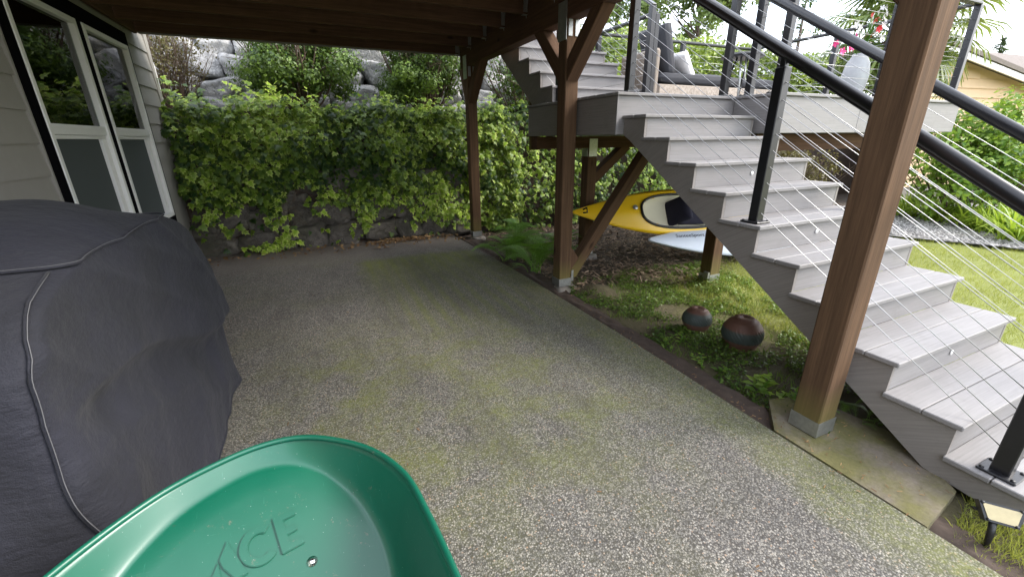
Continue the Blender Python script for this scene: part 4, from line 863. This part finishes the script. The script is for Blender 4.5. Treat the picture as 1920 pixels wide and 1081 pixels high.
# ================================================================== KAYAKS
def kayak(name, label, bow, stern, Wd, Dp, roll, mat, rim, cockpit, rocker=.12, fine=1.0):
    bow, stern = Vector(bow), Vector(stern); ax = stern-bow; L = ax.length; ax.normalize(); upv = Vector((0, 0, 1)); upv = (upv-ax*upv.dot(ax)).normalized()
    upv = Matrix.Rotation(roll, 3, ax) @ upv; sd_ = upv.cross(ax); m4 = Matrix((sd_, ax, upv)).transposed().to_4x4(); m4.translation = bow
    e = empty(name, bow, label, 'kayak')
    prof = lambda s: max(.0, math.sin(math.pi*min(1, max(0, s)))**.95)
    ns, nc = 72, 14; V, Fc = [], []; holes = set()
    def w_(s): return Wd*.5*prof(s)+.012
    def sheer(s): return rocker*(abs(2*s-1)**2.4)
    def decky(s, u): return sheer(s)+(.085*prof(s))*(1-abs(u)**1.6)+.01
    for i in range(ns+1):
        s = i/ns; W_ = w_(s)
        for j in range(nc+1): u = -1+2*j/nc; V.append((u*W_, s*L, decky(s, u)))
        for j in range(nc+1):
            u = 1-2*j/nc; dpt = Dp*prof(s)**.55; V.append((u*W_*(1-.04), s*L, sheer(s)*.9-dpt*(1-abs(u)**2.6)))
    K = 2*(nc+1)
    cs, cl, cw = cockpit or (0, 0, 0)
    inside = lambda x, y, g=1.: cockpit and abs((y-cs)/(cl*g))**2.5+abs(x/(cw*g))**2.5 < 1
    for i in range(ns):
        for j in range(K):
            a, b = i*K+j, i*K+(j+1) % K; f = (a, b, b+K, a+K)
            if j < nc:
                cx = sum(V[q][0] for q in f)/4; cy = sum(V[q][1] for q in f)/4
                if inside(cx, cy, .97): continue
            Fc.append(f)
    Fc.append(tuple(range(K))); Fc.append(tuple(ns*K+j for j in range(K))[::-1])
    hull = mesh_obj('hull', V, Fc, mat, e, True, m4)
    bm = bmesh.new(); bm.from_mesh(hull.data); bmesh.ops.recalc_face_normals(bm, faces=bm.faces[:]); bm.to_mesh(hull.data); bm.free()
    if cockpit:
        ring = []
        for k in range(65):
            a = 2*math.pi*k/64; c_, s_ = math.cos(a), math.sin(a); x = cw*math.copysign(abs(c_)**.8, c_); y = cs+cl*math.copysign(abs(s_)**.8, s_); ss = y/L; ring.append(m4 @ Vector((x, y, decky(ss, x/w_(ss))+.008)))
        tube('coaming', ring, .016, rim, e, 8, False)
        V, Fc = [], []
        for q, (g, dz) in enumerate(((1.06, -.012), (.97, -.05), (.9, -.095), (.7, -.12), (0.02, -.125))):
            for k in range(48):
                a = 2*math.pi*k/48; c_, s_ = math.cos(a), math.sin(a); x = cw*g*math.copysign(abs(c_)**.8, c_); y = cs+cl*g*math.copysign(abs(s_)**.8, s_); ss = min(1, max(0, y/L)); V.append((x, y, (decky(ss, min(1, abs(x)/w_(ss))) if q == 0 else decky(.5, 0)-.03)+dz))
        for q in range(4):
            for k in range(48): k2 = (k+1) % 48; Fc.append((q*48+k, q*48+k2, (q+1)*48+k2, (q+1)*48+k))
        mesh_obj('cockpit_liner', V, Fc, M['cream'], e, True, m4)
        def loc(p): return m4 @ Vector(p)
        bmx = Matrix.Translation(loc((0, cs-cl*.16, .05))) @ m4.to_3x3().to_4x4() @ Matrix.Rotation(math.radians(62), 4, 'X')
        cb = cushion('seat_back', (0, 0, 0), .17, .18, .05, M['navy'], e); cb.matrix_basis = bmx
        cb2 = cushion('seat_pad', (0, 0, 0), .17, .2, .04, M['navy'], e); cb2.matrix_basis = Matrix.Translation(loc((0, cs+cl*.18, .0))) @ m4.to_3x3().to_4x4()
    return e, hull, m4, L, decky, w_
ye, yh, ym, yl, ydk, yw = kayak('kayak', 'yellow kayak with cream cockpit lying tilted under the stairs', (2.84, 4.46, .60), (5.75, 3.72, .53), .62, .15, math.radians(58), M['yellow'], M['plastic'], (1.53, .62, .235), .06)
hd_ = tube('carry_handle', [ym @ Vector(p) for p in ((-.02, .13, .09), (-.03, .17, .12), (.03, .17, .12), (.02, .13, .09))], .012, M['plastic'], ye, 8)
o = lathe('hatch_cap', [(0, .0), (.03, 0), (.034, .006), (.028, .012), (0, .013)], M['galv'], ye, 20); o.matrix_basis = ym @ Matrix.Translation((.04, .83, ydk(.83/yl, .1)+.004))
we, wh, wm, wl, wdk, ww = kayak('kayak', 'pale blue-white kayak lying on the ground beneath the yellow one', (3.68, 4.0, .24), (6.5, 3.34, .19), .54, .15, math.radians(40), M['paleblue'], M['plastic'], None, .07)
def wrap_text(s, size, hull, m4, s0, u, parent, mat, shear=.2, flip=False, off=.003):
    me = text_mesh(s, size, 0, shear, 0, 3); bm = bmesh.new(); bm.from_mesh(hull.data); tree_ = BVHTree.FromBMesh(bm); bm.free(); ok = []
    for v in me.vertices:
        x, y = v.co.x, v.co.y; p = Vector((u-y if not flip else u+y, s0+x, 1.)) ; hit = tree_.ray_cast(p, Vector((0, 0, -1)))
        v.co = (hit[0]+Vector((0, 0, off))) if hit[0] else Vector((p.x, p.y, .05))
    return place('lettering', me, mat, parent, False, m4)
wrap_text('SanteeSport', .082, wh, wm, .58, .03, we, M['ink'], .25, True); wrap_text('116', .04, wh, wm, .87, .055, we, M['ink'], .1, True)
# ================================================================== POTS
def pot(label, x, y, s):
    pr = [(0, .236), (.012, .236), (.012, .242), (.068, .242), (.076, .238), (.082, .226)]
    for k in range(22):
        f = k/21; z = .222-.19*f; pr.append((.082+.064*math.sin(math.pi*(.06+.80*f)**.85)+.012*f, z))
    pr += [(.118, .025), (.122, .012), (.120, .0), (.10, .0), (.095, .02)]
    fn = lambda a, z, r: (.0045*math.sin(a*34+z*160) if .08 < z < .19 and r > .09 else (.0015*math.sin(z*300) if r > .09 else 0))
    pr = [(r, z*1.12) for r, z in pr]
    o = lathe('clay_pot', [(r*s, z*s) for r, z in pr], M['pot'], None, 120, (x, y, yard_z(x, y)-.004), lambda a, z, r: s*fn(a, z/s, r/s)); return tag(o, label, 'pot')
pot('smaller upturned brown clay pot under the stairs', 2.755, 2.30, .76); pot('larger upturned brown clay pot nearer the brown post', 2.83, 1.93, .95)

# ================================================================== SOLAR LIGHT
slt = empty('solar_spotlight', (2.215, .33, -.06), 'small black solar spotlight with cream lens stuck in the grass', 'garden light')
tube('stake', [(2.215, .33, -.09), (2.215, .335, .02), (2.225, .345, .07)], [.008, .012, .012], M['plastic'], slt, 10)
hm = Matrix.Translation((2.24, .335, .10)) @ Matrix.Rotation(math.radians(-52), 4, 'Z') @ Matrix.Rotation(math.radians(52), 4, 'X')
def trap(name, w0, w1, h, z0, z1, mat): 
    V = [(-w0, -h, z0), (w0, -h, z0), (w1, h, z0), (-w1, h, z0), (-w0, -h, z1), (w0, -h, z1), (w1, h, z1), (-w1, h, z1)]
    return mesh_obj(name, V, [(3, 2, 1, 0), (4, 5, 6, 7), (0, 1, 5, 4), (1, 2, 6, 5), (2, 3, 7, 6), (3, 0, 4, 7)], mat, slt, False, hm)
trap('lamp_body', .048, .066, .036, -.03, .004, M['plastic']); trap('lens', .04, .056, .028, .0045, .007, M['lens']); trap('solar_panel', .06, .07, .006, -.05, -.03, M['black'])
for a, b in ((-.04, -.03), (.04, -.03), (-.056, .03), (.056, .03)):
    o = lathe('screw', [(0, .011), (.005, .011), (.006, .007)], M['black'], slt, 10); o.matrix_basis = hm @ Matrix.Translation((a, b, 0))

# ================================================================== GRILL COVER
gc = empty('covered_grill', (-1.15, 2.2, 0), 'faded black canvas cover draped over a barbecue grill by the house', 'grill cover')
LV = [  # z, x_back, x_front, y_near, y_far: lid on top, side shelves sticking out below it
 (.02, -1.58, -.665, 1.34, 3.00), (.2, -1.58, -.67, 1.33, 3.13), (.45, -1.58, -.69, 1.32, 3.26), (.62, -1.58, -.71, 1.31, 3.29), (.80, -1.58, -.72, 1.30, 3.22), (.93, -1.58, -.72, 1.31, 3.10), (1.03, -1.58, -.72, 1.38, 2.97), (1.09, -1.57, -.725, 1.46, 2.85), (1.15, -1.56, -.74, 1.68, 2.70)]
def lev(z):
    zs = [l[0] for l in LV]; return [float(np.interp(z, zs, [l[k] for l in LV])) for k in range(1, 5)]
def ring_pt(z, f):
    xb, xf, yn, yf = lev(z); r = .06+.05*(1.15-z); per = [xf-xb, yf-yn, xf-xb, yf-yn]; T = sum(per); d = (f % 1)*T
    # start at back-near corner, go +x along near end, +y along front, -x, -y
    if d < per[0]: x, y, nx_, ny_ = xb+d, yn, 0, -1
    elif d < per[0]+per[1]: x, y, nx_, ny_ = xf, yn+d-per[0], 1, 0
    elif d < per[0]*2+per[1]: x, y, nx_, ny_ = xf-(d-per[0]-per[1]), yf, 0, 1
    else: x, y, nx_, ny_ = xb, yf-(d-2*per[0]-per[1]), -1, 0
    # round corners
    for cx, cy, sx, sy in ((xb+r, yn+r, -1, -1), (xf-r, yn+r, 1, -1), (xf-r, yf-r, 1, 1), (xb+r, yf-r, -1, 1)):
        if (x-cx)*sx > 0 and (y-cy)*sy > 0:
            v = Vector((x-cx, y-cy)).normalized(); x, y, nx_, ny_ = cx+v.x*r, cy+v.y*r, v.x, v.y; break
    u = (x+y)*1.; amp = .042*(1.2-z)+.006
    fold = .45*noise.noise(Vector((x*2.0, y*2.0+z*1.6, z*1.1+3)))+.55*(1-2*abs(noise.noise(Vector((x*1.5+z*1.2, y*1.6-z*1.0, z*.7+8)))))-.25
    fold += .25*(1-2*abs(noise.noise(Vector((x*3.5, y*3.5-z*3.2, z*2.)))))
    fold += .5*math.sin((x*9+y*9)+noise.noise(Vector((x, y, z))*2)*2)*max(0, .5-z)*1.2
    dd = .80-.22*(y-1.4)+.05*math.sin(y*4)-z
    dent = -.11*(1-math.exp(-max(0, dd)/.045))*math.exp(-max(0, dd)/.22)*max(0, nx_)*min(1, max(0, (y-1.42)/.2))
    for (ya, za), (yb, zb), hh_ in (((1.70, 1.15), (2.75, .62), .016), ((2.05, 1.15), (3.15, .72), .014), ((2.5, 1.14), (3.22, .55), .014), ((1.5, .62), (2.4, .36), .016), ((1.36, 1.0), (1.9, .55), .012), ((2.2, .30), (2.9, .06), .012)):
        tt = min(1, max(0, ((y-ya)*(yb-ya)+(z-za)*(zb-za))/((yb-ya)**2+(zb-za)**2))); ds = math.hypot(y-ya-tt*(yb-ya), z-za-tt*(zb-za)); dent += 1.5*hh_*math.exp(-(ds/.035)**1.3)*max(0, nx_)*(1-.5*tt)
    a_ = amp*1.25*fold+dent
    # side shelf pushes the near end outwards, canvas sags beneath it
    return Vector((x+nx_*a_, y+ny_*a_, z+.012*noise.noise(Vector((x*3, y*3, z)))))
NR, NZ_ = 220, 64; V, Fc = [], []
zs_ = [.02+1.13*(k/(NZ_-1)) for k in range(NZ_)]
for z in zs_:
    for i in range(NR): V.append(ring_pt(z, i/NR))
for k in range(NZ_-1):
    for i in range(NR): i2 = (i+1) % NR; Fc.append((k*NR+i, k*NR+i2, (k+1)*NR+i2, (k+1)*NR+i))
topring = [Vector(v) for v in V[-NR:]]; cen = Vector((-1.15, 2.2, 1.25)); NT_ = 18
def top_z(x, y, base): 
    d = min((x+1.62)/.02 if False else 9, 9)
    edge_ = min(1, max(0, (-.74-x)/.36), max(0, (x+1.56)/.2)); ey = min(1, max(0, (y-1.68)/.42), max(0, (2.70-y)/.42)); q = (1-(1-edge_)**2)*(1-(1-min(1, ey))**2)
    return base+.145*q+.012*noise.noise(Vector((x*4, y*4, 2)))-.010*abs(noise.noise(Vector((x*2.4, y*3, 6))))
prev = (NZ_-1)*NR
for k in range(1, NT_+1):
    f = k/NT_; st_ = len(V)
    for i in range(NR):
        p = topring[i].lerp(Vector((cen.x, cen.y, topring[i].z)), f); V.append(Vector((p.x, p.y, top_z(p.x, p.y, 1.152) if k > 0 else p.z)))
    for i in range(NR): i2 = (i+1) % NR; Fc.append((prev+i, prev+i2, st_+i2, st_+i))
    prev = st_
o = mesh_obj('canvas', V, Fc, M['cover'], gc, True)
sm = o.modifiers.new('subsurf', 'SUBSURF'); sm.levels = 1; sm.render_levels = 1
# hem seams: round the top edge and down the near corner
tp = [ring_pt(1.143, i/NR)+Vector((0, 0, .008)) for i in range(NR)]; tp = [p+Vector(((p.x+1.25)*.006, (p.y-2.2)*.006, 0)) for p in tp]; tube('seam', tp+[tp[0]], .0045, M['cover'], gc, 6)
fc = (.70/ (2*.70+2*.88))
def corner_f(z): xb, xf, yn, yf = lev(z); return (xf-xb)/(2*(xf-xb)+2*(yf-yn))
cs_ = []
for k in range(50):
    z = 1.14-1.1*k/49; f = corner_f(z)-.002+.006*math.sin(z*9); p = ring_pt(z, f); cs_.append(p+Vector((.004, -.006, 0)))
tube('seam', cs_, .0045, M['cover'], gc, 6); tube('stitching', [p+Vector((.007, -.006, .002)) for p in cs_], .0011, M['thread'], gc, 4); tube('stitching', [p+Vector((.004, -.002, .006)) for p in tp], .001, M['thread'], gc, 4)
tube('seam', [ring_pt(1.03-k*.02, corner_f(1.03-k*.02)+(1-2*corner_f(1.03-k*.02))*.5*2*.5+.0) for k in range(0)] or [ring_pt(.03, i/NR)+Vector((0, 0, 0)) for i in range(NR)], .006, M['cover'], gc, 6)
box('caster_skirt', -1.45, -.85, 1.5, 2.85, .004, .05, M['plastic'], gc)

# ================================================================== WHEELBARROW
wb = empty('wheelbarrow', (-.25, .9, 0), 'green wheelbarrow tray with embossed lettering in the foreground', 'wheelbarrow')
RIM = [(-.785, .62), (-.76, .84), (-.66, 1.03), (-.52, 1.19), (-.38, 1.27), (-.265, 1.300), (-.16, 1.285), (-.05, 1.215), (.04, 1.12), (.107, .985), (.133, .83), (.152, .63), (.158, .45), (.12, .30), (.0, .21), (-.25, .16), (-.52, .20), (-.70, .33), (-.77, .47)]
def cr(P, n):      # closed Catmull-Rom
    P = [Vector(p) for p in P]; m_ = len(P); out_ = []
    for i in range(n):
        t = i/n*m_; k_ = int(t); f = t-k_; a, b, c, d = (P[(k_+j-1) % m_] for j in range(4)); out_.append(.5*((2*b)+(c-a)*f+(2*a-5*b+4*c-d)*f*f+(3*b-a-3*c+d)*f**3))
    return out_
NRim = 160; rim2 = cr(RIM, NRim)
hdv = Vector((-.25, .968)); lat = Vector((.968, .25)); P0 = Vector((-.29, 1.27))
def zrim(p): f = (p-P0).dot(hdv); return .60+.0*f
fc_ = Vector((-.30, .80))
def floor_z(p): f = (p-P0).dot(hdv); return max(.315, .515+.50*(f+.10)) if f > -.55 else .315
inner = []
for p in rim2:
    d = p-fc_; f = (p-P0).dot(hdv); g = .74+.13*min(1, max(0, (f+.45)/.38)); inner.append(fc_+d*g)
V, Fc = [], []; levels = 12
for q in range(levels+1):
    t = q/levels
    for i in range(NRim):
        a, b = rim2[i], inner[i]; za, zb = zrim(a), floor_z(b)
        # steep wall that rounds into the floor
        hx = t**1.0; vz = 1-(1-t)**1.9 if True else t
        pxy = a.lerp(b, 1-(1-hx)**.85*(1-.12*math.sin(math.pi*t))) ; z = za+(zb-za)*vz; V.append((pxy.x, pxy.y, z))
for q in range(levels):
    for i in range(NRim): i2 = (i+1) % NRim; Fc.append((q*NRim+i, q*NRim+i2, (q+1)*NRim+i2, (q+1)*NRim+i))
prev = levels*NRim
for q in range(1, 9):
    t = q/8; st_ = len(V)
    for i in range(NRim):
        p = inner[i].lerp(fc_, t); zz = floor_z(p); 
        w_e = max(0, 1-t*5)*.0; V.append((p.x, p.y, zz+w_e))
    for i in range(NRim): i2 = (i+1) % NRim; Fc.append((prev+i, prev+i2, st_+i2, st_+i))
    prev = st_
tray = mesh_obj('tray', V, Fc, M['tray'], wb, True); so_ = tray.modifiers.new('thick', 'SOLIDIFY'); so_.thickness = .004; so_.offset = 1
tube('rolled_rim', [(p.x, p.y, zrim(p)+.002) for p in rim2]+[(rim2[0].x, rim2[0].y, zrim(rim2[0])+.002)], .0085, M['tray'], wb, 10, False)
# embossed letters and bolt on the sloping front panel
def on_tray(x, y): return Vector((x, y, floor_z(Vector((x, y)))))
nrm_t = Vector((-hdv.x*.5, -hdv.y*.5, 1)).normalized()
ctr = on_tray(-.315, 1.045)
xdir = Vector((lat.x, lat.y, 0)); xdir = (xdir-nrm_t*xdir.dot(nrm_t)).normalized(); ydir = nrm_t.cross(xdir)
lm4 = Matrix((xdir, ydir, nrm_t)).transposed().to_4x4(); lm4.translation = ctr+nrm_t*.001
def extr(name, polys, h=.0065):
    bm = bmesh.new()
    for po in polys:
        f = bm.faces.new([bm.verts.new((x, y, 0)) for x, y in po]); 
    bmesh.ops.recalc_face_normals(bm, faces=bm.faces[:]); r_ = bmesh.ops.extrude_face_region(bm, geom=bm.faces[:]); bmesh.ops.translate(bm, verts=[v for v in r_['geom'] if isinstance(v, bmesh.types.BMVert)], vec=(0, 0, h))
    bmesh.ops.recalc_face_normals(bm, faces=bm.faces[:]); bmesh.ops.bevel(bm, geom=bm.edges[:], offset=.002, segments=2, affect='EDGES')
    me = bpy.data.meshes.new(name); bm.to_mesh(me); bm.free(); return place(name, me, M['tray'], wb, False, lm4)
u_ = .106
extr('letter', [[(-1.02*u_, -.5*u_), (-.62*u_, .10*u_), (-.62*u_, -.5*u_)], [(-.60*u_, .13*u_), (-.36*u_, .5*u_), (-.10*u_, -.5*u_), (-.36*u_, -.5*u_), (-.56*u_, -.10*u_)]])
arc = []
for k in range(19): a = math.radians(48+264*k/18); arc.append((.26*u_+.46*u_*math.cos(a), .5*u_*math.sin(a)))
arc2 = [(.26*u_+.25*u_*math.cos(math.radians(48+264*k/18)), .29*u_*math.sin(math.radians(48+264*k/18))) for k in range(18, -1, -1)]; extr('letter', [arc+arc2])
extr('letter', [[(.66*u_, -.5*u_), (1.2*u_, -.5*u_), (1.2*u_, -.30*u_), (.90*u_, -.30*u_), (.90*u_, -.1*u_), (1.14*u_, -.1*u_), (1.14*u_, .1*u_), (.90*u_, .1*u_), (.90*u_, .30*u_), (1.2*u_, .30*u_), (1.2*u_, .5*u_), (.66*u_, .5*u_)]])
bo = lathe('bolt', [(.0135, 0), (.0135, .001), (.009, .002), (.008, .004), (.0055, .0055), (0, .006)], M['chrome'], wb, 20); bm4 = lm4.copy(); bm4.translation = on_tray(-.165, .985)+nrm_t*.001; bo.matrix_basis = bm4
# running gear: two handles, legs, wheel
ax2 = Vector((hdv.x, hdv.y, 0)); lt3 = Vector((lat.x, lat.y, 0)); bc = Vector((-.30, .80, 0))
for s in (-1, 1):
    bar('handle', bc-ax2*1.15+lt3*s*.30+Vector((0, 0, .56)), bc+ax2*.72+lt3*s*.10+Vector((0, 0, .17)), .04, .045, M['handle_wood'], wb)
    tube('leg', [bc-ax2*.35+lt3*s*.22+Vector((0, 0, .36)), bc-ax2*.42+lt3*s*.24+Vector((0, 0, .02)), bc-ax2*.30+lt3*s*.24+Vector((0, 0, .02)), bc+ax2*.05+lt3*s*.20+Vector((0, 0, .27))], .013, M['plastic'], wb)
wr = bc+ax2*.62+Vector((0, 0, .185)); V, Fc = [], []
for i in range(36):
    a = 2*math.pi*i/36
    for j in range(10): b = 2*math.pi*j/10; rr = .14+.042*math.cos(b); V.append(wr+ax2*rr*math.cos(a)+Vector((0, 0, rr*math.sin(a)))+lt3*.04*math.sin(b))
for i in range(36):
    for j in range(10): Fc.append((i*10+j, ((i+1) % 36)*10+j, ((i+1) % 36)*10+(j+1) % 10, i*10+(j+1) % 10))
wheel = mesh_obj('wheel', V, Fc, M['tyre'], wb, True)
tube('hub', [wr-lt3*.11, wr+lt3*.11], .02, M['galv'], wheel, 10)

# ================================================================== GROUND PLANTS
def blades(name, label, P, h, mat, lean=.5, cat='grass', rnd=None):
    n = len(P); d = RNG.normal(size=(n, 3))*[lean, lean, 0]+[0, 0, 1.]; nn = RNG.normal(size=(n, 3))*[1, 1, .1]
    me = leaf_mesh(name, P, nn, h, BL, BLT, BLE, d, rnd, .05); o = place(name, me, mat); return tag(o, label, cat, None, 'stuff')
def zs(P): return np.array([yard_z(x, y) for x, y in P])
n = 52000; xy = np.column_stack([3.3+RNG.random(n)**1.3*5.6, RNG.uniform(-.6, 4.6, n)]); xy = xy[(xy[:, 0] < 8.75-.38*(xy[:, 1]-2.2)) & (xy[:, 1] < 3.2+.35*(xy[:, 0]-3.3))]
blades('lawn_grass', 'sunny patchy lawn beyond the stairs', np.column_stack([xy, zs(xy)]), RNG.uniform(.035, .075, len(xy)), M['grass'], .7, rnd=np.clip(.5+.5*vnoise(np.column_stack([xy, xy[:, 0]*0]), 1.1)+RNG.normal(size=len(xy))*.2, 0, 1))
xy = np.column_stack([RNG.uniform(2.12, 2.9, 9000), RNG.uniform(-.4, .52, 9000)]); xy = xy[(xy[:, 0] > 2.13+.02*np.sin(xy[:, 1]*20)) & (xy[:, 1] < .40+.2*(xy[:, 0]-2.1))]
blades('grass_tuft', 'short grass growing beside the bottom step at lower right', np.column_stack([xy, zs(xy)]), RNG.uniform(.03, .075, len(xy)), M['grass'], .6)
# ground cover under the stairs
n = 30000; xy = np.column_stack([RNG.uniform(2.24, 4.3, n), RNG.uniform(.75, 3.75, n)]); den = vnoise(np.column_stack([xy, xy[:, 0]*0]), 2.1)+.5*vnoise(np.column_stack([xy, xy[:, 0]*0]), 6, 4)
xy = xy[den > -.06+.15*(xy[:, 0] < 2.4)]; P = np.column_stack([xy, zs(xy)+RNG.uniform(.008, .045, len(xy))])
me = leaf_mesh('ground_cover', P, RNG.normal(size=(len(P), 3))*.45+[0, 0, 1], RNG.uniform(.014, .036, len(P)), OV, OVT, OVE, None, np.clip(.25+.35*(P[:, 0]-2.4)+RNG.normal(size=len(P))*.22, 0, 1)); o = place('ground_cover', me, M['cover_gr']); tag(o, 'low green weeds and moss under the stairs', 'weeds', None, 'stuff')
xy = np.column_stack([RNG.uniform(2.25, 4.2, 6500), RNG.uniform(1.2, 3.9, 6500)]); xy = xy[vnoise(np.column_stack([xy, xy[:, 0]*0]), 2.6, 20) > .0]
blades('weedy_grass', 'thin grass among the weeds around the clay pots', np.column_stack([xy, zs(xy)]), RNG.uniform(.03, .09, len(xy)), M['cover_gr'], .7)
n = 12000; xy = np.column_stack([RNG.uniform(2.3, 7.2, n), RNG.uniform(3.1, 6.7, n)]); xy = xy[(xy[:, 1] > 3.3+.25*np.sin(xy[:, 0]*3))]; P = np.column_stack([xy, zs(xy)+RNG.uniform(.004, .03, len(xy))])
me = leaf_mesh('bark_mulch', P, RNG.normal(size=(len(P), 3))*.28+[0, 0, 1], RNG.uniform(.03, .09, len(P)), CH, CHT, CHE); o = place('bark_mulch', me, M['mulch']); tag(o, 'shredded bark mulch covering the ground under the kayaks', 'mulch', None, 'stuff')
n = 420; xy = np.column_stack([RNG.uniform(-1.5, 2.0, n), 6.63-RNG.random(n)**2*.45]); P = np.column_stack([xy, np.full(n, .008)+RNG.random(n)*.02]); hot = RNG.random(n) < .45; P[hot, 0] = RNG.normal(1.1, .3, hot.sum()); P[hot, 1] = 6.58-RNG.random(hot.sum())*.12; P[hot, 2] += RNG.random(hot.sum())*.05
me = leaf_mesh('dead_leaves', P, RNG.normal(size=(n, 3))*.4+[0, -.2, 1], RNG.uniform(.02, .055, n), IV, IVT, IVE); o = place('dead_leaves', me, M['litter']); tag(o, 'dry brown leaves lying along the foot of the stone wall', 'dead leaves', None, 'stuff')
n = 620; P = np.column_stack([RNG.uniform(-.6, 2.2, n), RNG.uniform(.6, 6.3, n), np.full(n, .004)]); P[:330, 0] = RNG.normal(2.06, .07, 330); P[330:450, :2] = np.column_stack([RNG.uniform(2.05, 2.5, 120), RNG.uniform(.5, 1.3, 120)])
me = leaf_mesh('patio_crumbs', P, RNG.normal(size=(n, 3))*.3+[0, 0, 1], RNG.uniform(.006, .022, n), CH, CHT, CHE); o = place('patio_crumbs', me, M['litter']); tag(o, 'scattered twigs and leaf crumbs on the patio', 'debris', None, 'stuff')
# fern by the middle post
def frond(L, seed):
    r = random.Random(seed); V, Fc, rv = [], [], []; ns = 24
    def pt(f): return Vector((0, L*(.95*f-.18*f*f), L*(.95*f-.85*f*f)))
    for k in range(ns):
        f = .12+.88*k/(ns-1); p = pt(f); pl = L*.20*math.sin(math.pi*(.18+.8*(1-f)**.9))*(1 if f < .97 else .5)
        for s in (-1, 1):
            nsub = 7
            for q in range(nsub):       # each pinna carries small leaflets
                g = (q+.3)/nsub; c = p+Vector((s*pl*g, pl*.28*g, -.10*pl*g)); ll = pl*.17*(1-g*.7); b = len(V); col = r.uniform(.15, 1)
                for t_ in (-1, 1):
                    b = len(V); V += [c, c+Vector((s*ll*.1, t_*ll*.7, .01*ll)), c+Vector((s*ll*.5, t_*ll*1.2, -.08*ll)), c+Vector((s*ll*.7, t_*ll*.2, 0))]; rv += [col]*4; Fc.append((b, b+1, b+2, b+3))
    b0 = len(V); tube_geo([pt(k/8) for k in range(9)], [.004*(1-.8*k/8) for k in range(9)], 4, False, V, Fc); rv += [.4]*(len(V)-b0)
    me = bpy.data.meshes.new('frond'); me.from_pydata([tuple(v) for v in V], [], Fc); at = me.attributes.new('rnd', 'FLOAT', 'POINT'); at.data.foreach_set('value', np.array(rv, np.float32)); me.materials.append(M['fern']); return me
frm = [frond(.62, s_) for s_ in range(4)]
def fern(label, x, y, z, n, sc, seed):
    e = empty('fern', (x, y, z), label, 'fern'); r = random.Random(seed)
    for k in range(n):
        a = 6.283*k/n+r.uniform(-.2, .2); place('frond', frm[k % 4], None, e, False, Matrix.Translation((x+r.gauss(0, .05), y+r.gauss(0, .05), z)) @ Matrix.Rotation(a, 4, 'Z') @ Matrix.Rotation(r.uniform(.05, .75), 4, 'X') @ Matrix.Scale(sc*r.uniform(.75, 1.15), 4))
fern('leafy fern growing at the patio edge left of the middle post', 2.22, 4.95, -.04, 20, 1.05, 1); fern('fern nearest the foot of the middle post', 2.24, 4.32, -.04, 17, 1.0, 2)
fern('smaller fern behind the middle post near the kayak tip', 2.95, 4.95, -.04, 18, .8, 3); fern('small dark fern under the lowest steps', 2.62, 1.02, -.05, 10, .28, 4)
fern('fern at the foot of the ivy behind the far post', 2.75, 5.9, -.04, 16, .85, 5)
# leafy weeds along the soil strip
def weed(label, x, y, h, n, ls, seed):
    e = empty('weed', (x, y, -.05), label, 'weed'); r = random.Random(seed); st = []
    V, Fc = [], []; P, Nn, U, sz_ = [], [], [], []
    for q in range(3):
        b = Vector((x+r.gauss(0, .035), y+r.gauss(0, .035), -.05)); tip = b+Vector((r.gauss(0, .06), r.gauss(0, .06), h*r.uniform(.6, 1))); tube_geo([b, b.lerp(tip, .5), tip], [.004, .003, .002], 5, False, V, Fc)
        for k in range(n):
            f = .3+.7*k/(n-1); p = b.lerp(tip, f); a = k*2.4+q
            for s in (0, math.pi): d = Vector((math.cos(a+s), math.sin(a+s), .25)); P.append(tuple(p)); U.append(tuple(d)); Nn.append((-d.x*.3, -d.y*.3, 1)); sz_.append(ls*(1.15-.5*f)*r.uniform(.8, 1.2))
    mesh_obj('stem', V, Fc, M['fern'], e, True); place('leaves', leaf_mesh('leaves', P, Nn, sz_, OV, OVT, OVE, np.array(U), None, .05), M['bright'], e)
weed('bright leafy weed at the foot of the nearest post', 2.30, 1.42, .17, 6, .085, 1); weed('smaller weed beside the soil strip level with the pots', 2.34, 2.17, .10, 4, .055, 2); weed('weed tuft between the two bigger weeds on the soil strip', 2.32, 1.78, .09, 4, .05, 3)
weed('pale weed between the clay pot and the footing', 3.05, 2.42, .08, 4, .055, 4); weed('tiny weed sprouting at the slab edge', 2.03, 2.42, .05, 3, .03, 5); weed('broad leaved weed behind the near post', 2.45, 1.30, .10, 4, .06, 6)
# footings
for x, y, lb in ((2.262, 3.69, 'rough concrete footing under the middle post'), (3.76, 3.07, 'rough concrete footing under the short stair post'), (2.262, 6.40, 'concrete footing under the far post'), (3.22, 4.67, 'concrete footing of the post behind the yellow kayak')):
    me = rock_mesh('footing', .15, .15, .07, int(x*100+y), 3, 6, .06); o = place('footing', me, M['concrete'], None, False, Matrix.Translation((x+.03, y-.03, -.065))); tag(o, lb, 'footing')
